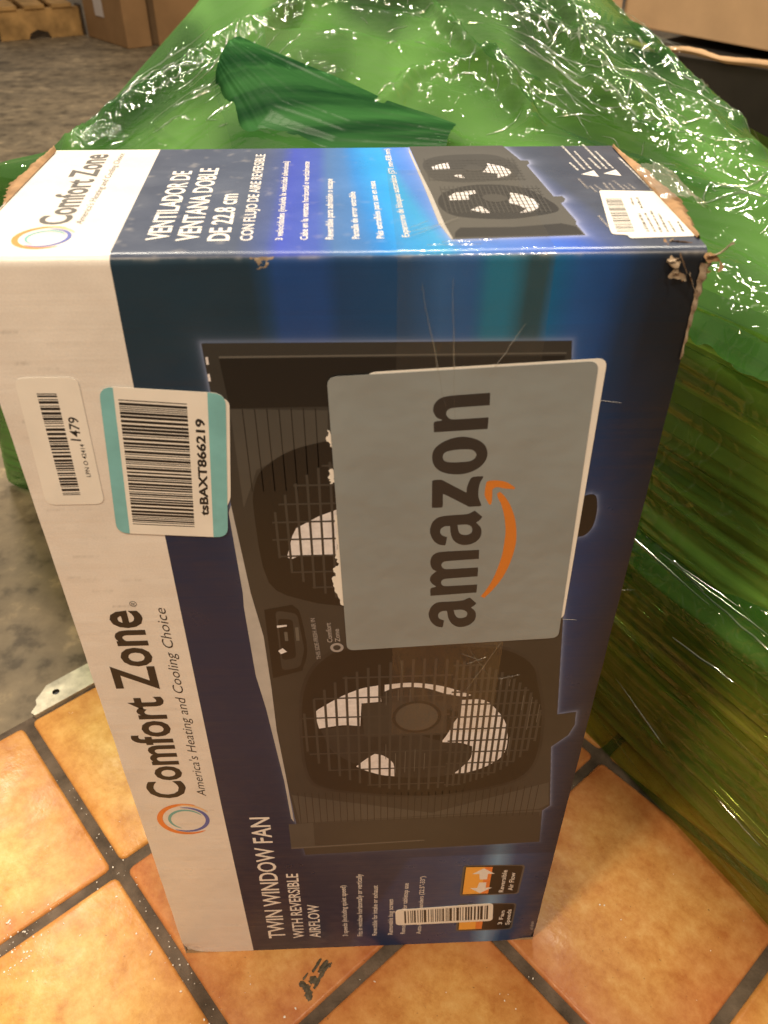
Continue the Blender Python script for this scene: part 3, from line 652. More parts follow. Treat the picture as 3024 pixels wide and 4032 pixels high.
def carton_shell():
    r = .0045
    ss = []                                  # profile (s in mm up the front then over the top) -> (y, z)
    for z in np.linspace(0, H*1000-4.5, 420): ss.append((0.0, z, 'F'))
    for k in range(1, 8):
        a = math.pi/2*k/8; ss.append((4.5-4.5*math.cos(a), H*1000-4.5+4.5*math.sin(a), 'A'))
    for y in np.linspace(4.5, D*1000, 110): ss.append((y, H*1000, 'T'))
    ss = np.array([(a, b) for a, b, _ in ss]); n = len(ss)
    cols = np.concatenate([np.linspace(0, 64.9, 66), [65.1], np.linspace(66, 330, 250)])
    Y = ss[:, 0][:, None]; Z = ss[:, 1][:, None]
    sf = np.interp(Z, [0, 250, 610, 674], [63.9, 63.6, 65.7, 66.9])
    st = np.interp(Y, [0, 165], [66.9, 60.7])
    S = np.where(Z > 673.9, st, sf)
    c = cols[None, :]
    X = np.where(c <= 65, c*S/65, S+(c-65)*(330-S)/265)
    Yb = np.broadcast_to(Y, X.shape); Zb = np.broadcast_to(Z, X.shape)
    P = np.stack([X, Yb, Zb], -1)/1000.0
    # handled carton: soft dents along the outer rims
    rim = np.exp(-np.minimum(X, 330-X)/6.0)
    P[..., 1] += np.where(Zb > 670, 0, .0010*rim*perlin(Zb/35, X*0, 3))
    for xc, amp in ((0, .0020), (330, .0015)):
        cr_ = np.exp(-((X-xc)/16)**2-(Zb/14)**2)*(Zb < 60)
        P[..., 1] += amp*cr_*(1+.6*perlin(X/6, Zb/6, 12)); P[..., 2] += .0015*cr_; P[..., 0] += (.002 if xc == 0 else -.0015)*cr_
    # ---- printed colours, lighter on the top panel
    white = np.array([.74, .70, .66])
    def cl(xs, cs, x): return np.stack([np.interp(x, xs, [q[k] for q in cs]) for k in range(3)], -1)
    rx = [66, 126, 133, 138, 158, 166, 196, 206, 212, 226, 230, 234, 243, 249, 252, 259, 263, 275, 289, 300, 312, 330]
    rc = [(.013, .036, .062), (.013, .036, .062), (.012, .05, .13), (.014, .06, .23), (.014, .06, .23), (.012, .05, .15), (.011, .062, .18), (.014, .085, .26), (.022, .11, .33), (.016, .10, .33), (.008, .12, .32), (.006, .17, .33), (.006, .17, .33), (.008, .11, .20), (.012, .065, .10), (.012, .065, .10), (.006, .11, .28), (.015, .085, .30), (.012, .06, .22), (.010, .03, .08), (.009, .015, .028), (.008, .011, .016)]
    bend = X + (X-200)*.0006*(674-Zb)*np.exp(-((674-Zb)/200)**2)
    rays = cl(rx, rc, bend)
    low = cl([66, 110, 230, 268, 283, 298, 330], [(.008, .016, .05), (.009, .018, .052), (.012, .024, .075), (.02, .045, .12), (.10, .20, .34), (.02, .045, .12), (.006, .012, .03)], X)
    side = cl([66, 120, 280, 300, 318, 330], [(.006, .020, .068), (.006, .020, .068), (.007, .046, .18), (.006, .034, .13), (.006, .020, .06), (.007, .012, .025)], X)
    t1 = np.clip((Zb-520)/110, 0, 1)[..., None]; t2 = np.clip((Zb-140)/220, 0, 1)[..., None]
    blue = rays*t1 + (side*t2 + low*(1-t2))*(1-t1)
    diag = np.clip((X-150 - .35*(Zb))/6, 0, 1)*(Zb < 160)            # lighter printed wedge behind the bullets
    blue = blue*(1+.6*diag[..., None])
    # glow printed round the fan picture
    Dm = np.minimum(segdist(X, Zb, DATA['body']+DATA['body'][:1]), segdist(X, Zb, DATA['foot']+DATA['foot'][:1]))
    gl = (.50*np.exp(-Dm/1.0)+.05*np.exp(-Dm/5.0))[..., None]*np.clip((Zb-170)/60, .35, 1)[..., None]
    blue = blue*(1-gl) + np.array([.34, .42, .68])*gl
    top_c = cl([60, 120, 133, 140, 156, 164, 176, 184, 196, 210, 218, 228, 250, 270, 285, 300, 330],
               [(.040, .055, .10), (.045, .065, .12), (.04, .07, .22), (.03, .06, .42), (.035, .08, .40), (.05, .14, .36), (.04, .16, .44), (.012, .19, .58), (.008, .27, .70), (.010, .30, .68), (.04, .20, .66), (.05, .19, .68), (.03, .14, .64), (.02, .09, .50), (.03, .06, .20), (.03, .045, .085), (.03, .04, .07)],
               X + .22*(Yb-20)*np.clip((X-150)/60, 0, 1))
    Dt = segdist(X, Yb, DATA['tbody']+DATA['tbody'][:1])
    gt = (.5*np.exp(-Dt/1.2)+.2*np.exp(-Dt/4))[..., None]
    top_c = top_c*(1-gt)+np.array([.45, .5, .75])*gt
    isT = (Zb > 672.5)[..., None]
    col = np.where(isT, top_c, blue)
    iw = (c <= 65.0)[..., None] & np.ones_like(X, bool)[..., None]
    col = np.where(iw, white, col)
    # rubbed dirt on the white stripe and scuffs on the edges
    dirt = np.zeros_like(X)
    for k in range(34):
        zc = rng.uniform(360, 640); x0 = rng.uniform(2, 34); L = rng.uniform(6, 22); a = rng.uniform(.12, .5)
        dirt = np.maximum(dirt, a*np.exp(-((Zb-zc)/.7)**2)*((X > x0) & (X < x0+L))*np.clip(perlin(X/2.2, Zb, k)+.55, 0, 1))
    dirt *= (Zb < 660)
    col = col*(1-dirt[..., None]*.75)
    col = col*(1-.07*np.clip(fbm(X/38, (Zb+Yb)/38, 4), -1, 1))[..., None]
    rub = np.clip(ridged(X/60, (Zb+Yb)/60, 8)*ridged(X/7, (Zb+Yb)/7, 9)-.62, 0, 1)*.0
    edge = np.exp(-np.abs((Zb-673.0)+Yb)/.8)*np.clip(fbm(X/11, X*0, 21)*2-.2, 0, 1)*.4*(X > 64)
    scuffT = np.clip(fbm(X/9, Yb/9, 30)*2.2-.75, 0, 1)*.35*isT[..., 0]*(X > 62)*np.exp(-(X-62)/90)
    e = np.clip(edge+rub+scuffT, 0, 1)[..., None]
    col = col*(1-e)+np.array([.55, .52, .50])*e
    o = grid_mesh('printed_panel', P, MT['print'], carton)
    at = o.data.color_attributes.new('print', 'FLOAT_COLOR', 'POINT')
    at.data.foreach_set('color', np.concatenate([np.clip(col, 0, 1).reshape(-1, 3), np.ones((X.size, 1))], 1).astype(np.float32).reshape(-1))
    return o
carton_shell()
pyd('side_panel', [(0, .001, 0), (0, D, 0), (0, D, H-.001), (0, .0045, H-.001), (0, .001, H-.0045)], [(0, 4, 3, 2, 1)], MT['sticker_white'], carton)
pyd('side_panel', [(W, .001, 0), (W, D, 0), (W, D, H-.001), (W, .0045, H-.001), (W, .001, H-.0045)], [(0, 1, 2, 3, 4)], MT['navy_side'], carton)
pyd('back_panel', [(0, D, 0), (W, D, 0), (W, D, H), (0, D, H)], [(0, 3, 2, 1)], MT['navy_side'], carton)
pyd('bottom_panel', [(0, 0, .0004), (W, 0, .0004), (W, D, .0004), (0, D, .0004)], [(0, 3, 2, 1)], MT['kraft'], carton)

d = DATA
# ---- the printed fan on the front
fan = flat('printed_fan', 'F', [d['body']], .10, MT['fan_body'], carton)
tag(fan, 'dark printed picture of the twin window fan')
flat('printed_foot', 'F', [smooth_poly(d['foot'])], .10, MT['fan_dark'], carton)
flat('side_ledge', 'F', [d['ledge']], .12, MT['fan_ledge'], fan)
flat('top_band', 'F', [d['topband']], .14, MT['fan_dark'], fan)
flat('top_line', 'F', [d['topline']], .16, MT['fan_line'], fan)
flat('ribbed_panel', 'F', [d['ribtop']], .13, MT['fan_rib'], fan)
flat('ribbed_panel', 'F', [d['ribbot']], .13, MT['fan_rib'], fan)
flat('expander_frame', 'F', [[(112.5, 218), (311, 226), (308.5, 196), (112, 181)]], .12, MT['fan_rib'], fan)
flat('expander_panel', 'F', [d['lowpanel']], .14, MT['fan_body'], fan)
flat('expander_edge', 'F', [[(112, 181), (220, 186.5), (220, 188), (112, 183)]], .15, MT['fan_line'], fan)
flat('ribs', 'F', [[(x, 219), (x+.5, 219), (x+.5, 256-abs(x-215)*-.05), (x, 256-abs(x-215)*-.05)] for x in np.arange(122, 309, 5.2)], .15, MT['fan_dark'], fan)
flat('ribs', 'F', [[(x, 545+abs(158-x)*.0), (x+.5, 545), (x+.5, 596), (x, 596)] for x in np.arange(116, 158, 6)], .15, MT['fan_dark'], fan)
flat('handle_recess', 'F', [smooth_poly(d['handle'])], .15, MT['fan_dark'], fan)
flat('handle_plate', 'F', [round_poly([(121, 455), (134, 452), (136.5, 420), (133, 403), (121, 400)], 4)], .16, MT['fan_body'], fan)
flat('switch_knob', 'F', [round_poly([(122, 448), (131, 447), (131, 412), (122, 410)], 3)], .17, MT['fan_dark'], fan)
flat('fan_recess', 'F', [smooth_poly(d['recess'])], .15, MT['fan_dark'], fan)
flat('fan_recess', 'F', [smooth_poly(d['uprec'])], .15, MT['fan_dark'], fan)
cx, cz, cr = 208.0, 330.0, 66.0
flat('fan_opening', 'F', [[(cx+cr*math.cos(k*math.pi/36), cz+cr*.92*math.sin(k*math.pi/36)) for k in range(72)]], .18, MT['fan_dark'], fan)
for bi, bl in enumerate(([(206, 332), (183, 300), (182, 282), (205, 276), (232, 277), (248, 286), (251, 305), (240, 316), (222, 322)], [(143, 337), (160, 340), (196, 343), (200, 325), (190, 303), (165, 296), (150, 312)], [(186, 364), (186, 379), (205, 381), (232, 377), (240, 368), (238, 352), (222, 358)])):
    flat('blade', 'F', [smooth_poly(bl, 4)], .185+.006*bi, MT['fan_blade'], fan)
for k, nm in enumerate(('wA', 'wB', 'wC', 'wD')):
    flat('daylight_gap', 'F', [smooth_poly(d[nm], 3)], .21, MT['fan_light'], fan)
flat('fan_opening', 'F', [smooth_poly([(131, 505), (134, 530), (145, 552), (160, 562), (166, 560), (165, 470), (150, 474), (137, 486)], 4)], .18, MT['fan_dark'], fan)
flat('daylight_gap', 'F', [d['wU']], .21, MT['fan_light'], fan)
flat('motor_housing', 'F', [round_poly(d['motor'], 3)], .23, MT['fan_body'], fan)
for rim in (d['recess'],):
    o_ = smooth_poly(rim); cxm, czm = 214.0, 335.0
    flat('recess_rim', 'F', [o_], .165, MT['fan_blade'], fan, holes=[[(cxm+(x-cxm)*.975, czm+(z-czm)*.97) for x, z in o_]])
def grille(cx, cz, rx, rz, sx, sz, lift, x0=-1e9, x1=1e9, w=.95, parent=fan):
    R = []
    for x in np.arange(cx-rx+sx*.5, cx+rx, sx):
        if x0 < x < x1:
            h = rz*math.sqrt(max(0, 1-((x-cx)/rx)**2)); R.append([(x-w/2, cz-h), (x+w/2, cz-h), (x+w/2, cz+h), (x-w/2, cz+h)])
    flat('grille', 'F', R, lift, MT['fan_mid'], parent)
    R = []
    for z in np.arange(cz-rz+sz*.4, cz+rz, sz):
        h = rx*math.sqrt(max(0, 1-((z-cz)/rz)**2)); a, b = max(cx-h, x0), min(cx+h, x1)
        if b > a: R.append([(a, z-w*.45), (b, z-w*.45), (b, z+w*.45), (a, z+w*.45)])
    flat('grille', 'F', R, lift+.02, MT['fan_mid'], parent)
grille(cx+5, cz+4, 84, 74, 7.3, 20.5, .26, x1=232, w=1.7)
grille(cx+5, cz+4, 84, 74, 4.3, 13.5, .26, x0=232, w=1.8)
for x, z, h in [(188, 300, 18), (195, 283, 24), (202, 283, 26), (209, 284, 27), (216, 286, 20), (281, 352, 16), (287, 330, 36), (276, 300, 22), (293, 338, 20), (188, 362, 14), (196, 366, 12), (204, 364, 14), (264, 380, 6), (270, 378, 7)]:
    flat('grille_highlight', 'F', [[(x, z), (x+.45, z), (x+.45, z+h), (x, z+h)]], .285, MT['fan_line'], fan)
flat('hub_rim', 'F', [[(209.3+17*math.cos(k*math.pi/20), 348+17.5*math.sin(k*math.pi/20)) for k in range(40)]], .29, MT['fan_dark'], fan)
flat('hub', 'F', [[(209.3+14.6*math.cos(k*math.pi/20), 348+15*math.sin(k*math.pi/20)) for k in range(40)]], .30, MT['fan_rib'], fan)
grille(196, 514, 72, 58, 6.2, 12.5, .26, x1=164, w=1.35)
flat('switch_highlight', 'F', [[(121, 440), (127, 441), (127, 442.4), (121, 442)], [(120, 419), (123, 421.5), (125.5, 418), (121.5, 416)]], .2, MT['fan_light'], fan)
flat('switch_shine', 'F', [[(125, 428), (127, 428), (127, 436), (125, 436)], [(132, 428), (134, 428), (134, 440), (132, 440)]], .2, MT['fan_line'], fan)
flat('logo_ring', 'F', [arc_ring(157.0, 420.6, 2.4, 4.2, 0, 2*math.pi-.001)], .2, MT['ink_dim'], fan)
text('lettering', 'F', 'THIS SIDE-FRESH AIR IN', d['t_side'], .2, MT['ink_dim'], fan, .01)
text('lettering', 'F', 'Comfort', d['t_sc'], .2, MT['ink_dim'], fan, .015)
text('lettering', 'F', 'Zone', d['t_sz'], .2, MT['ink_dim'], fan, .015)
flat('corner_slot', 'F', [[(101.8, 612), (102.9, 612), (102.9, 616), (101.8, 616)], [(102, 621), (103.2, 621), (103.2, 625), (102, 625)]], .2, MT['fan_light'], fan)

# ---- printing on the white stripe and the blue field (front)
text('lettering', 'F', 'Comfort Zone', d['t_cz'], .12, MT['ink_black'], carton, .022)
fine_print('F', d['t_bl'], .12, MT['ink_dim'], carton, 39)
text('lettering', 'F', '®', d['t_reg'], .12, MT['ink_grey'], carton, .0)
text('lettering', 'F', "America's Heating and Cooling Choice", d['t_am'], .12, MT['ink_black'], carton, -.004, .22)
def ring_logo(fr, cx, cy, R, lift):
    g = flat('ring_logo', fr, [arc_ring(cx, cy, R*.80, R, math.radians(60), math.radians(310), taper=True)], lift, MT['orange'], carton)
    flat('ring', fr, [arc_ring(cx+R*.05, cy-R*.03, R*.66, R*.80, math.radians(-130), math.radians(100), taper=True)], lift+.02, MT['ring_blue'], g)
    flat('ring', fr, [arc_ring(cx+R*.02, cy, R*.52, R*.63, math.radians(20), math.radians(250), taper=True)], lift+.02, MT['ring_teal'], g)
    flat('ring', fr, [arc_ring(cx+R*.0, cy-R*.0, R*.86, R*.95, math.radians(25), math.radians(100), taper=True)], lift+.02, MT['ring_pale'], g)
ring_logo('F', 34.0, 230.0, 21.5, .12)
text('lettering', 'F', 'TWIN WINDOW FAN', d['t_twin'], .12, MT['ink_white'], carton, .012)
text('lettering', 'F', 'WITH REVERSIBLE', d['t_wr'], .12, MT['ink_white'], carton, .012)
text('lettering', 'F', 'AIRFLOW', d['t_af'], .12, MT['ink_white'], carton, .012)
for k, s in enumerate(['3 speeds (including quiet speed)', 'Fits in window horizontally or vertically', 'Reversible for intake or exhaust', 'Removable bug screen', 'Removable feet for tabletop use', 'Auto-locking expanders (22.5"-33")']):
    text('lettering', 'F', s, d['t_b%d' % (k+1)], .12, MT['ink_white'], carton, .008)

def icon(q, split, a, b, la, lb, arrows):
    o = flat('airflow_icon' if arrows else 'speed_icon', 'F', [round_poly(q, 4)], .11, MT['ink_grey'], carton)
    ins = [bilerp(q, .03, .03), bilerp(q, .97, .03), bilerp(q, .97, .97), bilerp(q, .03, .97)]
    flat('plate', 'F', [round_poly(ins, 3.5)], .13, MT['fan_dark'], o)
    flat('amber_field', 'F', [[bilerp(q, .05, .06), bilerp(q, split*.75, .06), bilerp(q, split*.75, .94), bilerp(q, .05, .94)]], .15, MT['amber'], o)
    flat('orange_field', 'F', [[bilerp(q, split*.75, .06), bilerp(q, split, .06), bilerp(q, split, .94), bilerp(q, split*.75, .94)]], .15, MT['orange'], o)
    if arrows:
        for s, c0 in ((1, .46), (-1, .56)):
            sh = lambda u, v: bilerp(q, u, c0 - s*v)
            off = .0 if s == 1 else .0
            pts = [(.30, .0), (.42, .0), (.42, .18), (.53, .18), (.34, .36), (.16, .18), (.28, .18)]
            flat('arrow', 'F', [[sh(u+off, v) for u, v in pts]], .17, MT['ink_white'], o)
    text('lettering', 'F', a, la, .16, MT['ink_white'], o, .01)
    text('lettering', 'F', b, lb, .16, MT['ink_white'], o, .01)
icon(d['ic1'], .48, 'Reversible', 'Air Flow', d['t_rv'], d['t_av'], True)
icon(d['ic2'], .46, '3 Fan', 'Speeds', d['t_fs'], d['t_sp'], False)

# ---- stickers on the front
w = flat('backing_sticker', 'F', [round_poly(d['white'], 5)], .60, MT['sticker_white'], carton, thick=.3)
for nm in ('torn1', 'torn2', 'torn3'):
    base = d[nm]; jag = []
    for i in range(len(base)):
        a, b = Vector(base[i]), Vector(base[(i+1) % len(base)])
        for j in range(4):
            q = a.lerp(b, j/4); jag.append((q.x+random.uniform(-.7, .7), q.y+random.uniform(-.5, .5)))
    flat('torn_paper', 'F', [jag], .50, MT['sticker_white'], w)
g = flat('logo_sticker', 'F', [round_poly(d['grey'], 5)], .95, MT['sticker_grey'], carton, thick=.3)
tag(g, 'large grey sticker with black lettering and an orange curved arrow')
for nm, hole in (('a1', 'a1h'), ('m', None), ('a2', 'a2h'), ('z', None), ('o', 'oh'), ('n', None)):
    flat('letter', 'F', [smooth_poly(d[nm], 5)], 1.0, MT['logo_black'], g, holes=[smooth_poly(d[hole], 5)] if hole else ())
flat('smile_curve', 'F', [smooth_poly(d['smile'], 5)], 1.0, MT['logo_orange'], g)
flat('arrow_head', 'F', [smooth_poly(d['arrow'], 5)], 1.0, MT['logo_orange'], g)
s = flat('barcode_sticker', 'F', [round_poly(d['lpn'], 5)], .4, MT['sticker_white'], carton, thick=.3)
barcode('barcode', 'F', d['lpnbar'], 118, .45, MT['ink_black'], s, 3)
text('lettering', 'F', 'LPN O 42414', d['lpnt'], .45, MT['ink_black'], s, .008)
text('lettering', 'F', '1479', d['lpnt2'], .45, MT['ink_black'], s, .012)
s = flat('teal_edged_sticker', 'F', [round_poly(d['ts'], 7)], .7, MT['sticker_white'], carton, thick=.3)
flat('under_sticker', 'F', [round_poly([(105, 604.5), (110.6, 601), (104.3, 541), (99, 530)], 3)], .5, MT['sticker_white'], s)
def band(q, left):
    R = round_poly(d['ts'], 7)
    lo = min(v[1] for v in d['ts']); hi = max(v[1] for v in d['ts'])
    (ax, az), (bx, bz) = (q[1], q[2]) if left else (q[0], q[3])
    def side(p): return (bx-ax)*(p[1]-az)-(bz-az)*(p[0]-ax)
    sg = 1 if side(q[0] if left else q[1]) > 0 else -1
    out = []                               # clip the sticker outline to one side of the band's inner line
    for i in range(len(R)):
        p, n = R[i], R[(i+1) % len(R)]; sp, sn = side(p)*sg, side(n)*sg
        if sp >= 0: out.append(p)
        if (sp >= 0) != (sn >= 0):
            t = sp/(sp-sn); out.append((p[0]+t*(n[0]-p[0]), p[1]+t*(n[1]-p[1])))
    flat('teal_band', 'F', [out], .74, MT['sticker_teal'], s)
band(d['tsl'], True); band(d['tsr'], False)
barcode('barcode', 'F', d['tsbar'], 150, .75, MT['ink_black'], s, 8)
text('lettering', 'F', 'tsBAXT866219', d['tst'], .75, MT['ink_black'], s, .035)
s = flat('barcode_sticker', 'F', [round_poly(d['bc'], 5)], .45, MT['sticker_white'], carton, thick=.3)
barcode('barcode', 'F', [bilerp(d['bc'], .09, .1), bilerp(d['bc'], .95, .1), bilerp(d['bc'], .95, .88), bilerp(d['bc'], .09, .88)], 95, .5, MT['ink_black'], s, 5, 'u')

# ---- printing on the top
text('lettering', 'T', 'Comfort Zone', d['u_cz'], .12, MT['ink_grey'], carton, .022)
text('lettering', 'T', "America's Heating and Cooling Choice", d['u_am'], .12, MT['ink_grey'], carton, -.004, .22)
ring_logo('T', 33.0, 23.5, 14.2, .12)
for k, s in (('v1', 'VENTILADOR DE'), ('v2', 'VENTANA DOBLE'), ('v3', 'DE 22.8 cm'), ('v4', 'CON FLUJO DE AIRE REVERSIBLE')):
    text('lettering', 'T', s, d['u_'+k], .12, MT['ink_white'], carton, .018 if k != 'v4' else .012)
for k, s in enumerate(['3 velocidades (incluida la velocidad silenciosa)', 'Cabe en la ventana horizontal o verticalmente', 'Reversible para admisión o escape', 'Pantalla de error extraíble', 'Piés extraíbles para uso en mesa', 'Expansores de bloqueo automático (571 mm-838 mm)']):
    text('lettering', 'T', s, d['u_l%d' % (k+1)], .12, MT['ink_white'], carton, .012)
tf = flat('printed_fan', 'T', [d['tbody']], .10, MT['fan_rib'], carton)
tag(tf, 'small dark printed picture of the twin window fan on the carton top')
flat('side_ledge', 'T', [d['tledge']], .12, MT['fan_ledge'], tf)
flat('expander_panel', 'T', [d['tlow']], .12, MT['fan_dark'], tf)
flat('fan_recess', 'T', [smooth_poly(d['trec'])], .12, MT['fan_dark'], tf)
flat('fan_recess', 'T', [smooth_poly(d['trec2'])], .12, MT['fan_body'], tf)
for nm in ('twA', 'twB', 'twC', 'tvA', 'tvB', 'tvC'):
    flat('daylight_gap', 'T', [d[nm]], .15, MT['fan_light'], tf)
for (hx, hy), r in (((240.5, 122), 5.5), ((245, 71), 6.3)):
    flat('hub', 'T', [[(hx+r*math.cos(k*math.pi/12), hy+r*math.sin(k*math.pi/12)) for k in range(24)]], .22, MT['fan_mid'], tf)
    R = [[(x-.3, hy-22), (x+.3, hy-22), (x+.3, hy+20), (x-.3, hy+20)] for x in np.arange(hx-26, hx+26, 2.3)]
    R2 = [[(hx-26, y-.25), (hx+26, y-.25), (hx+26, y+.25), (hx-26, y+.25)] for y in np.arange(hy-20, hy+20, 5.0)]
    flat('grille', 'T', R, .18, MT['fan_mid'], tf); flat('grille', 'T', R2, .20, MT['fan_mid'], tf)
for k in range(16):
    fine_print('T', d['ts%d' % k], .12, MT['ink_dim'] if k > 6 else MT['ink_white'], carton, 40+k)
for nm in ('tri1', 'tri2'):
    tr = flat('warning_triangle', 'T', [d[nm]], .12, MT['ink_white'], carton)
    cxm = [sum(p[i] for p in d[nm])/3 for i in (0, 1)]
    flat('exclamation_mark', 'T', [[(cxm[0]-2.6, cxm[1]-.25), (cxm[0]+1.4, cxm[1]-.25), (cxm[0]+1.4, cxm[1]+.35), (cxm[0]-2.6, cxm[1]+.5)]], .14, MT['ink_grey'], tr)
s = flat('address_label', 'T', [round_poly(d['tlabel'], 2)], .45, MT['sticker_white'], carton, thick=.3)
barcode('barcode', 'T', d['tbar'], 80, .5, MT['ink_grey'], s, 6)
for k in range(8):
    fine_print('T', d['tl%d' % k], .5, MT['ink_grey'], s, 70+k)

# ---- clear packing tape over the top fold and down the front, with its wrinkles
def tape():
    nx, ns = 90, 220
    xs = np.linspace(192, 262, nx)
    ls = np.concatenate([np.linspace(-120, -6, 60), np.linspace(-5, 5, 20), np.linspace(6, 345, 140)])   # <0 over the top, >0 down the front
    X, S = np.meshgrid(xs, ls)
    wr = np.zeros_like(X)
    paths = [([(203, 0), (214, 60), (222, 130)], .8, .9), ([(216, 2), (220, 60), (226, 140)], .6, .8), ([(212, 40), (222, 120), (224, 200)], .6, .8), ([(252, 35), (240, 70), (234, 95)], .5, .8), ([(198, -30), (240, -28)], .8, 1.0), ([(200, -45), (258, -38)], .6, 1.0),
             ([(238, 262), (252, 300)], .6, .8), ([(230, 255), (246, 262)], .5, .8), ([(255, 252), (240, 300), (236, 330)], .7, .8), ([(195, 250), (199, 290)], .5, .8)]
    for pts, A, wd_ in paths:
        wr += A*np.exp(-(segdist(X, S, pts)/wd_)**2)
    wr += .25*np.clip(ridged(X/9, S/30, 41)-.75, 0, 1)*4
    lift = .36 + wr*.8*np.where((S > 46) & (S < 262), 0, 1)
    r = 4.5
    P = np.zeros(X.shape+(3,))
    P[..., 0] = X
    a = np.clip((S+5)/10, 0, 1)*math.pi/2
    arc = (S >= -5) & (S <= 5)
    y_top = -S-5+r; z_top = H*1000+lift
    y_f = -lift; z_f = H*1000-r-(S-5)
    y_a = r-(r+lift)*np.sin(a); z_a = H*1000-r+(r+lift)*np.cos(a)
    P[..., 1] = np.where(arc, y_a, np.where(S < -5, y_top, y_f))
    P[..., 2] = np.where(arc, z_a, np.where(S < -5, z_top, z_f))
    return grid_mesh('clear_tape', P/1000, MT['tape'], carton, flip=True)
tp = tape()
def ridge(pts, fr, width, lift, nm='wrinkle', parent=None, mat=None):
    v = []; f = []
    for i, (x, y) in enumerate(pts):
        p = Vector(pts[max(i-1, 0)]); n = Vector(pts[min(i+1, len(pts)-1)])
        dv = (n-p).normalized(); nn = Vector((-dv.y, dv.x))*width/2*(1-.5*abs(2*i/(len(pts)-1)-1))
        v += [to3(fr, x+nn.x, y+nn.y, lift), to3(fr, x, y, lift+width*.5), to3(fr, x-nn.x, y-nn.y, lift)]
        if i: b = 3*(i-1); f += [(b, b+1, b+4, b+3), (b+1, b+2, b+5, b+4)]
    return pyd(nm, v, f, mat or MT['tape_edge'], parent or tp)
def wob(a, b, n=9, amp=.5):
    return [(a[0]+(b[0]-a[0])*t+random.uniform(-amp, amp), a[1]+(b[1]-a[1])*t+random.uniform(-amp, amp)) for t in np.linspace(0, 1, n)]
for a, b in (((203, 660), (218, 590)), ((217, 662), (222, 588)), ((252, 640), (237, 612))):
    ridge(wob(a, b, 11, .35), 'F', .9, .7)
for a, b in (((239, 420), (258, 385)), ((236, 412), (250, 405)), ((240, 402), (252, 408)), ((262, 386), (276, 390)), ((196, 412), (199, 396)), ((262, 425), (240, 372))):
    ridge(wob(a, b, 11, .35), 'F', .5, .6)
for a, b in (((196, 14), (223, 40)), ((199, 22), (214, 32)), ((199, 27), (208, 36)), ((212, 9), (238, 12)), ((205, 5.5), (230, 6))):
    ridge(wob(a, b, amp=.35), 'T', .9, 1.0)
for a, b in (((290, 598), (305, 596)), ((297, 441), (306, 440)), ((252, 466), (257, 467))):
    ridge(wob(a, b, 6, .2), 'F', .28, .3, 'scratch', carton, MT['scratch'])

# ---- torn board: chip on the fold, ripped rims, shredded corner
def torn_patch(name, ctr, sx, sy, sz, mat, seed, n=14):
    rs = np.random.default_rng(seed); v = []; f = []
    u = np.linspace(-1, 1, n); U, V = np.meshgrid(u, u)
    edge = 1+.22*perlin(U*3, V*3, seed)
    P = np.stack([ctr[0]+U*sx*edge, ctr[1]+V*sy*edge, ctr[2]+sz*(.5*fbm(U*2, V*2, seed+2)-.6*np.maximum(abs(U), abs(V))**3)], -1)
    return P
P = torn_patch('chip', (0, 0, 0), .0052, .0022, .0012, None, 5)
Q = P.copy(); Q[..., 0] += .1325; Q[..., 1] = .0005-.0016-P[..., 2]+.0012; Q[..., 2] = H-.0052+P[..., 1]*1.6
grid_mesh('torn_chip', Q, MT['kraft_grey'], carton)

def torn_rim(name, path, wfun, zfun, mat, n=70, m=9):
    """ragged strip of ripped board along a top edge; path(t)->(x,y), out along +-x"""
    P = np.zeros((n, m, 3))
    for i, t in enumerate(np.linspace(0, 1, n)):
        x, y, sx = path(t); wd_ = wfun(t)*(1+.5*float(perlin(t*23, 0, 6)) + .35*float(perlin(t*60, 3, 6)))
        for j, q in enumerate(np.linspace(0, 1, m)):
            P[i, j] = (x+sx*q*wd_, y + .0012*float(perlin(t*30, q*3, 7)), H+.0006+zfun(t, q)+.0016*q*float(fbm(np.array(t*26.), np.array(q*3.), 9)))
    return grid_mesh(name, P, mat, carton)
torn_rim('torn_edge', lambda t: (.3285, .012+t*.150, 1), lambda t: .002+.009*math.sin(math.pi*min(1, t*1.05))**1.0, lambda t, q: -.004*q+.003*math.sin(math.pi*q), MT['kraft'])
torn_rim('torn_edge', lambda t: (.0012, .070+t*.092, -1), lambda t: .002+.008*math.sin(math.pi*t)*(1-.5*t), lambda t, q: -.002*q+.004*math.sin(math.pi*q)*t, MT['kraft'])
torn_rim('torn_edge', lambda t: (.0012, -.0+t*.075, -1), lambda t: .002+.006*t, lambda t, q: -.012*q, MT['kraft'])
def tape_tag():
    u = np.linspace(0, 1, 30); U, V = np.meshgrid(u, u)
    P = np.stack([.325+.024*U+.002*perlin(V*6, U*2, 3), .050+.055*V+.002*perlin(U*6, V*3, 2), H+.0035+.004*np.sin(U*2.6)-.008*U*U+.0022*ridged(U*5, V*5, 4)], -1)
    return grid_mesh('tape_end', P, MT['tape_edge'], carton)
tape_tag()
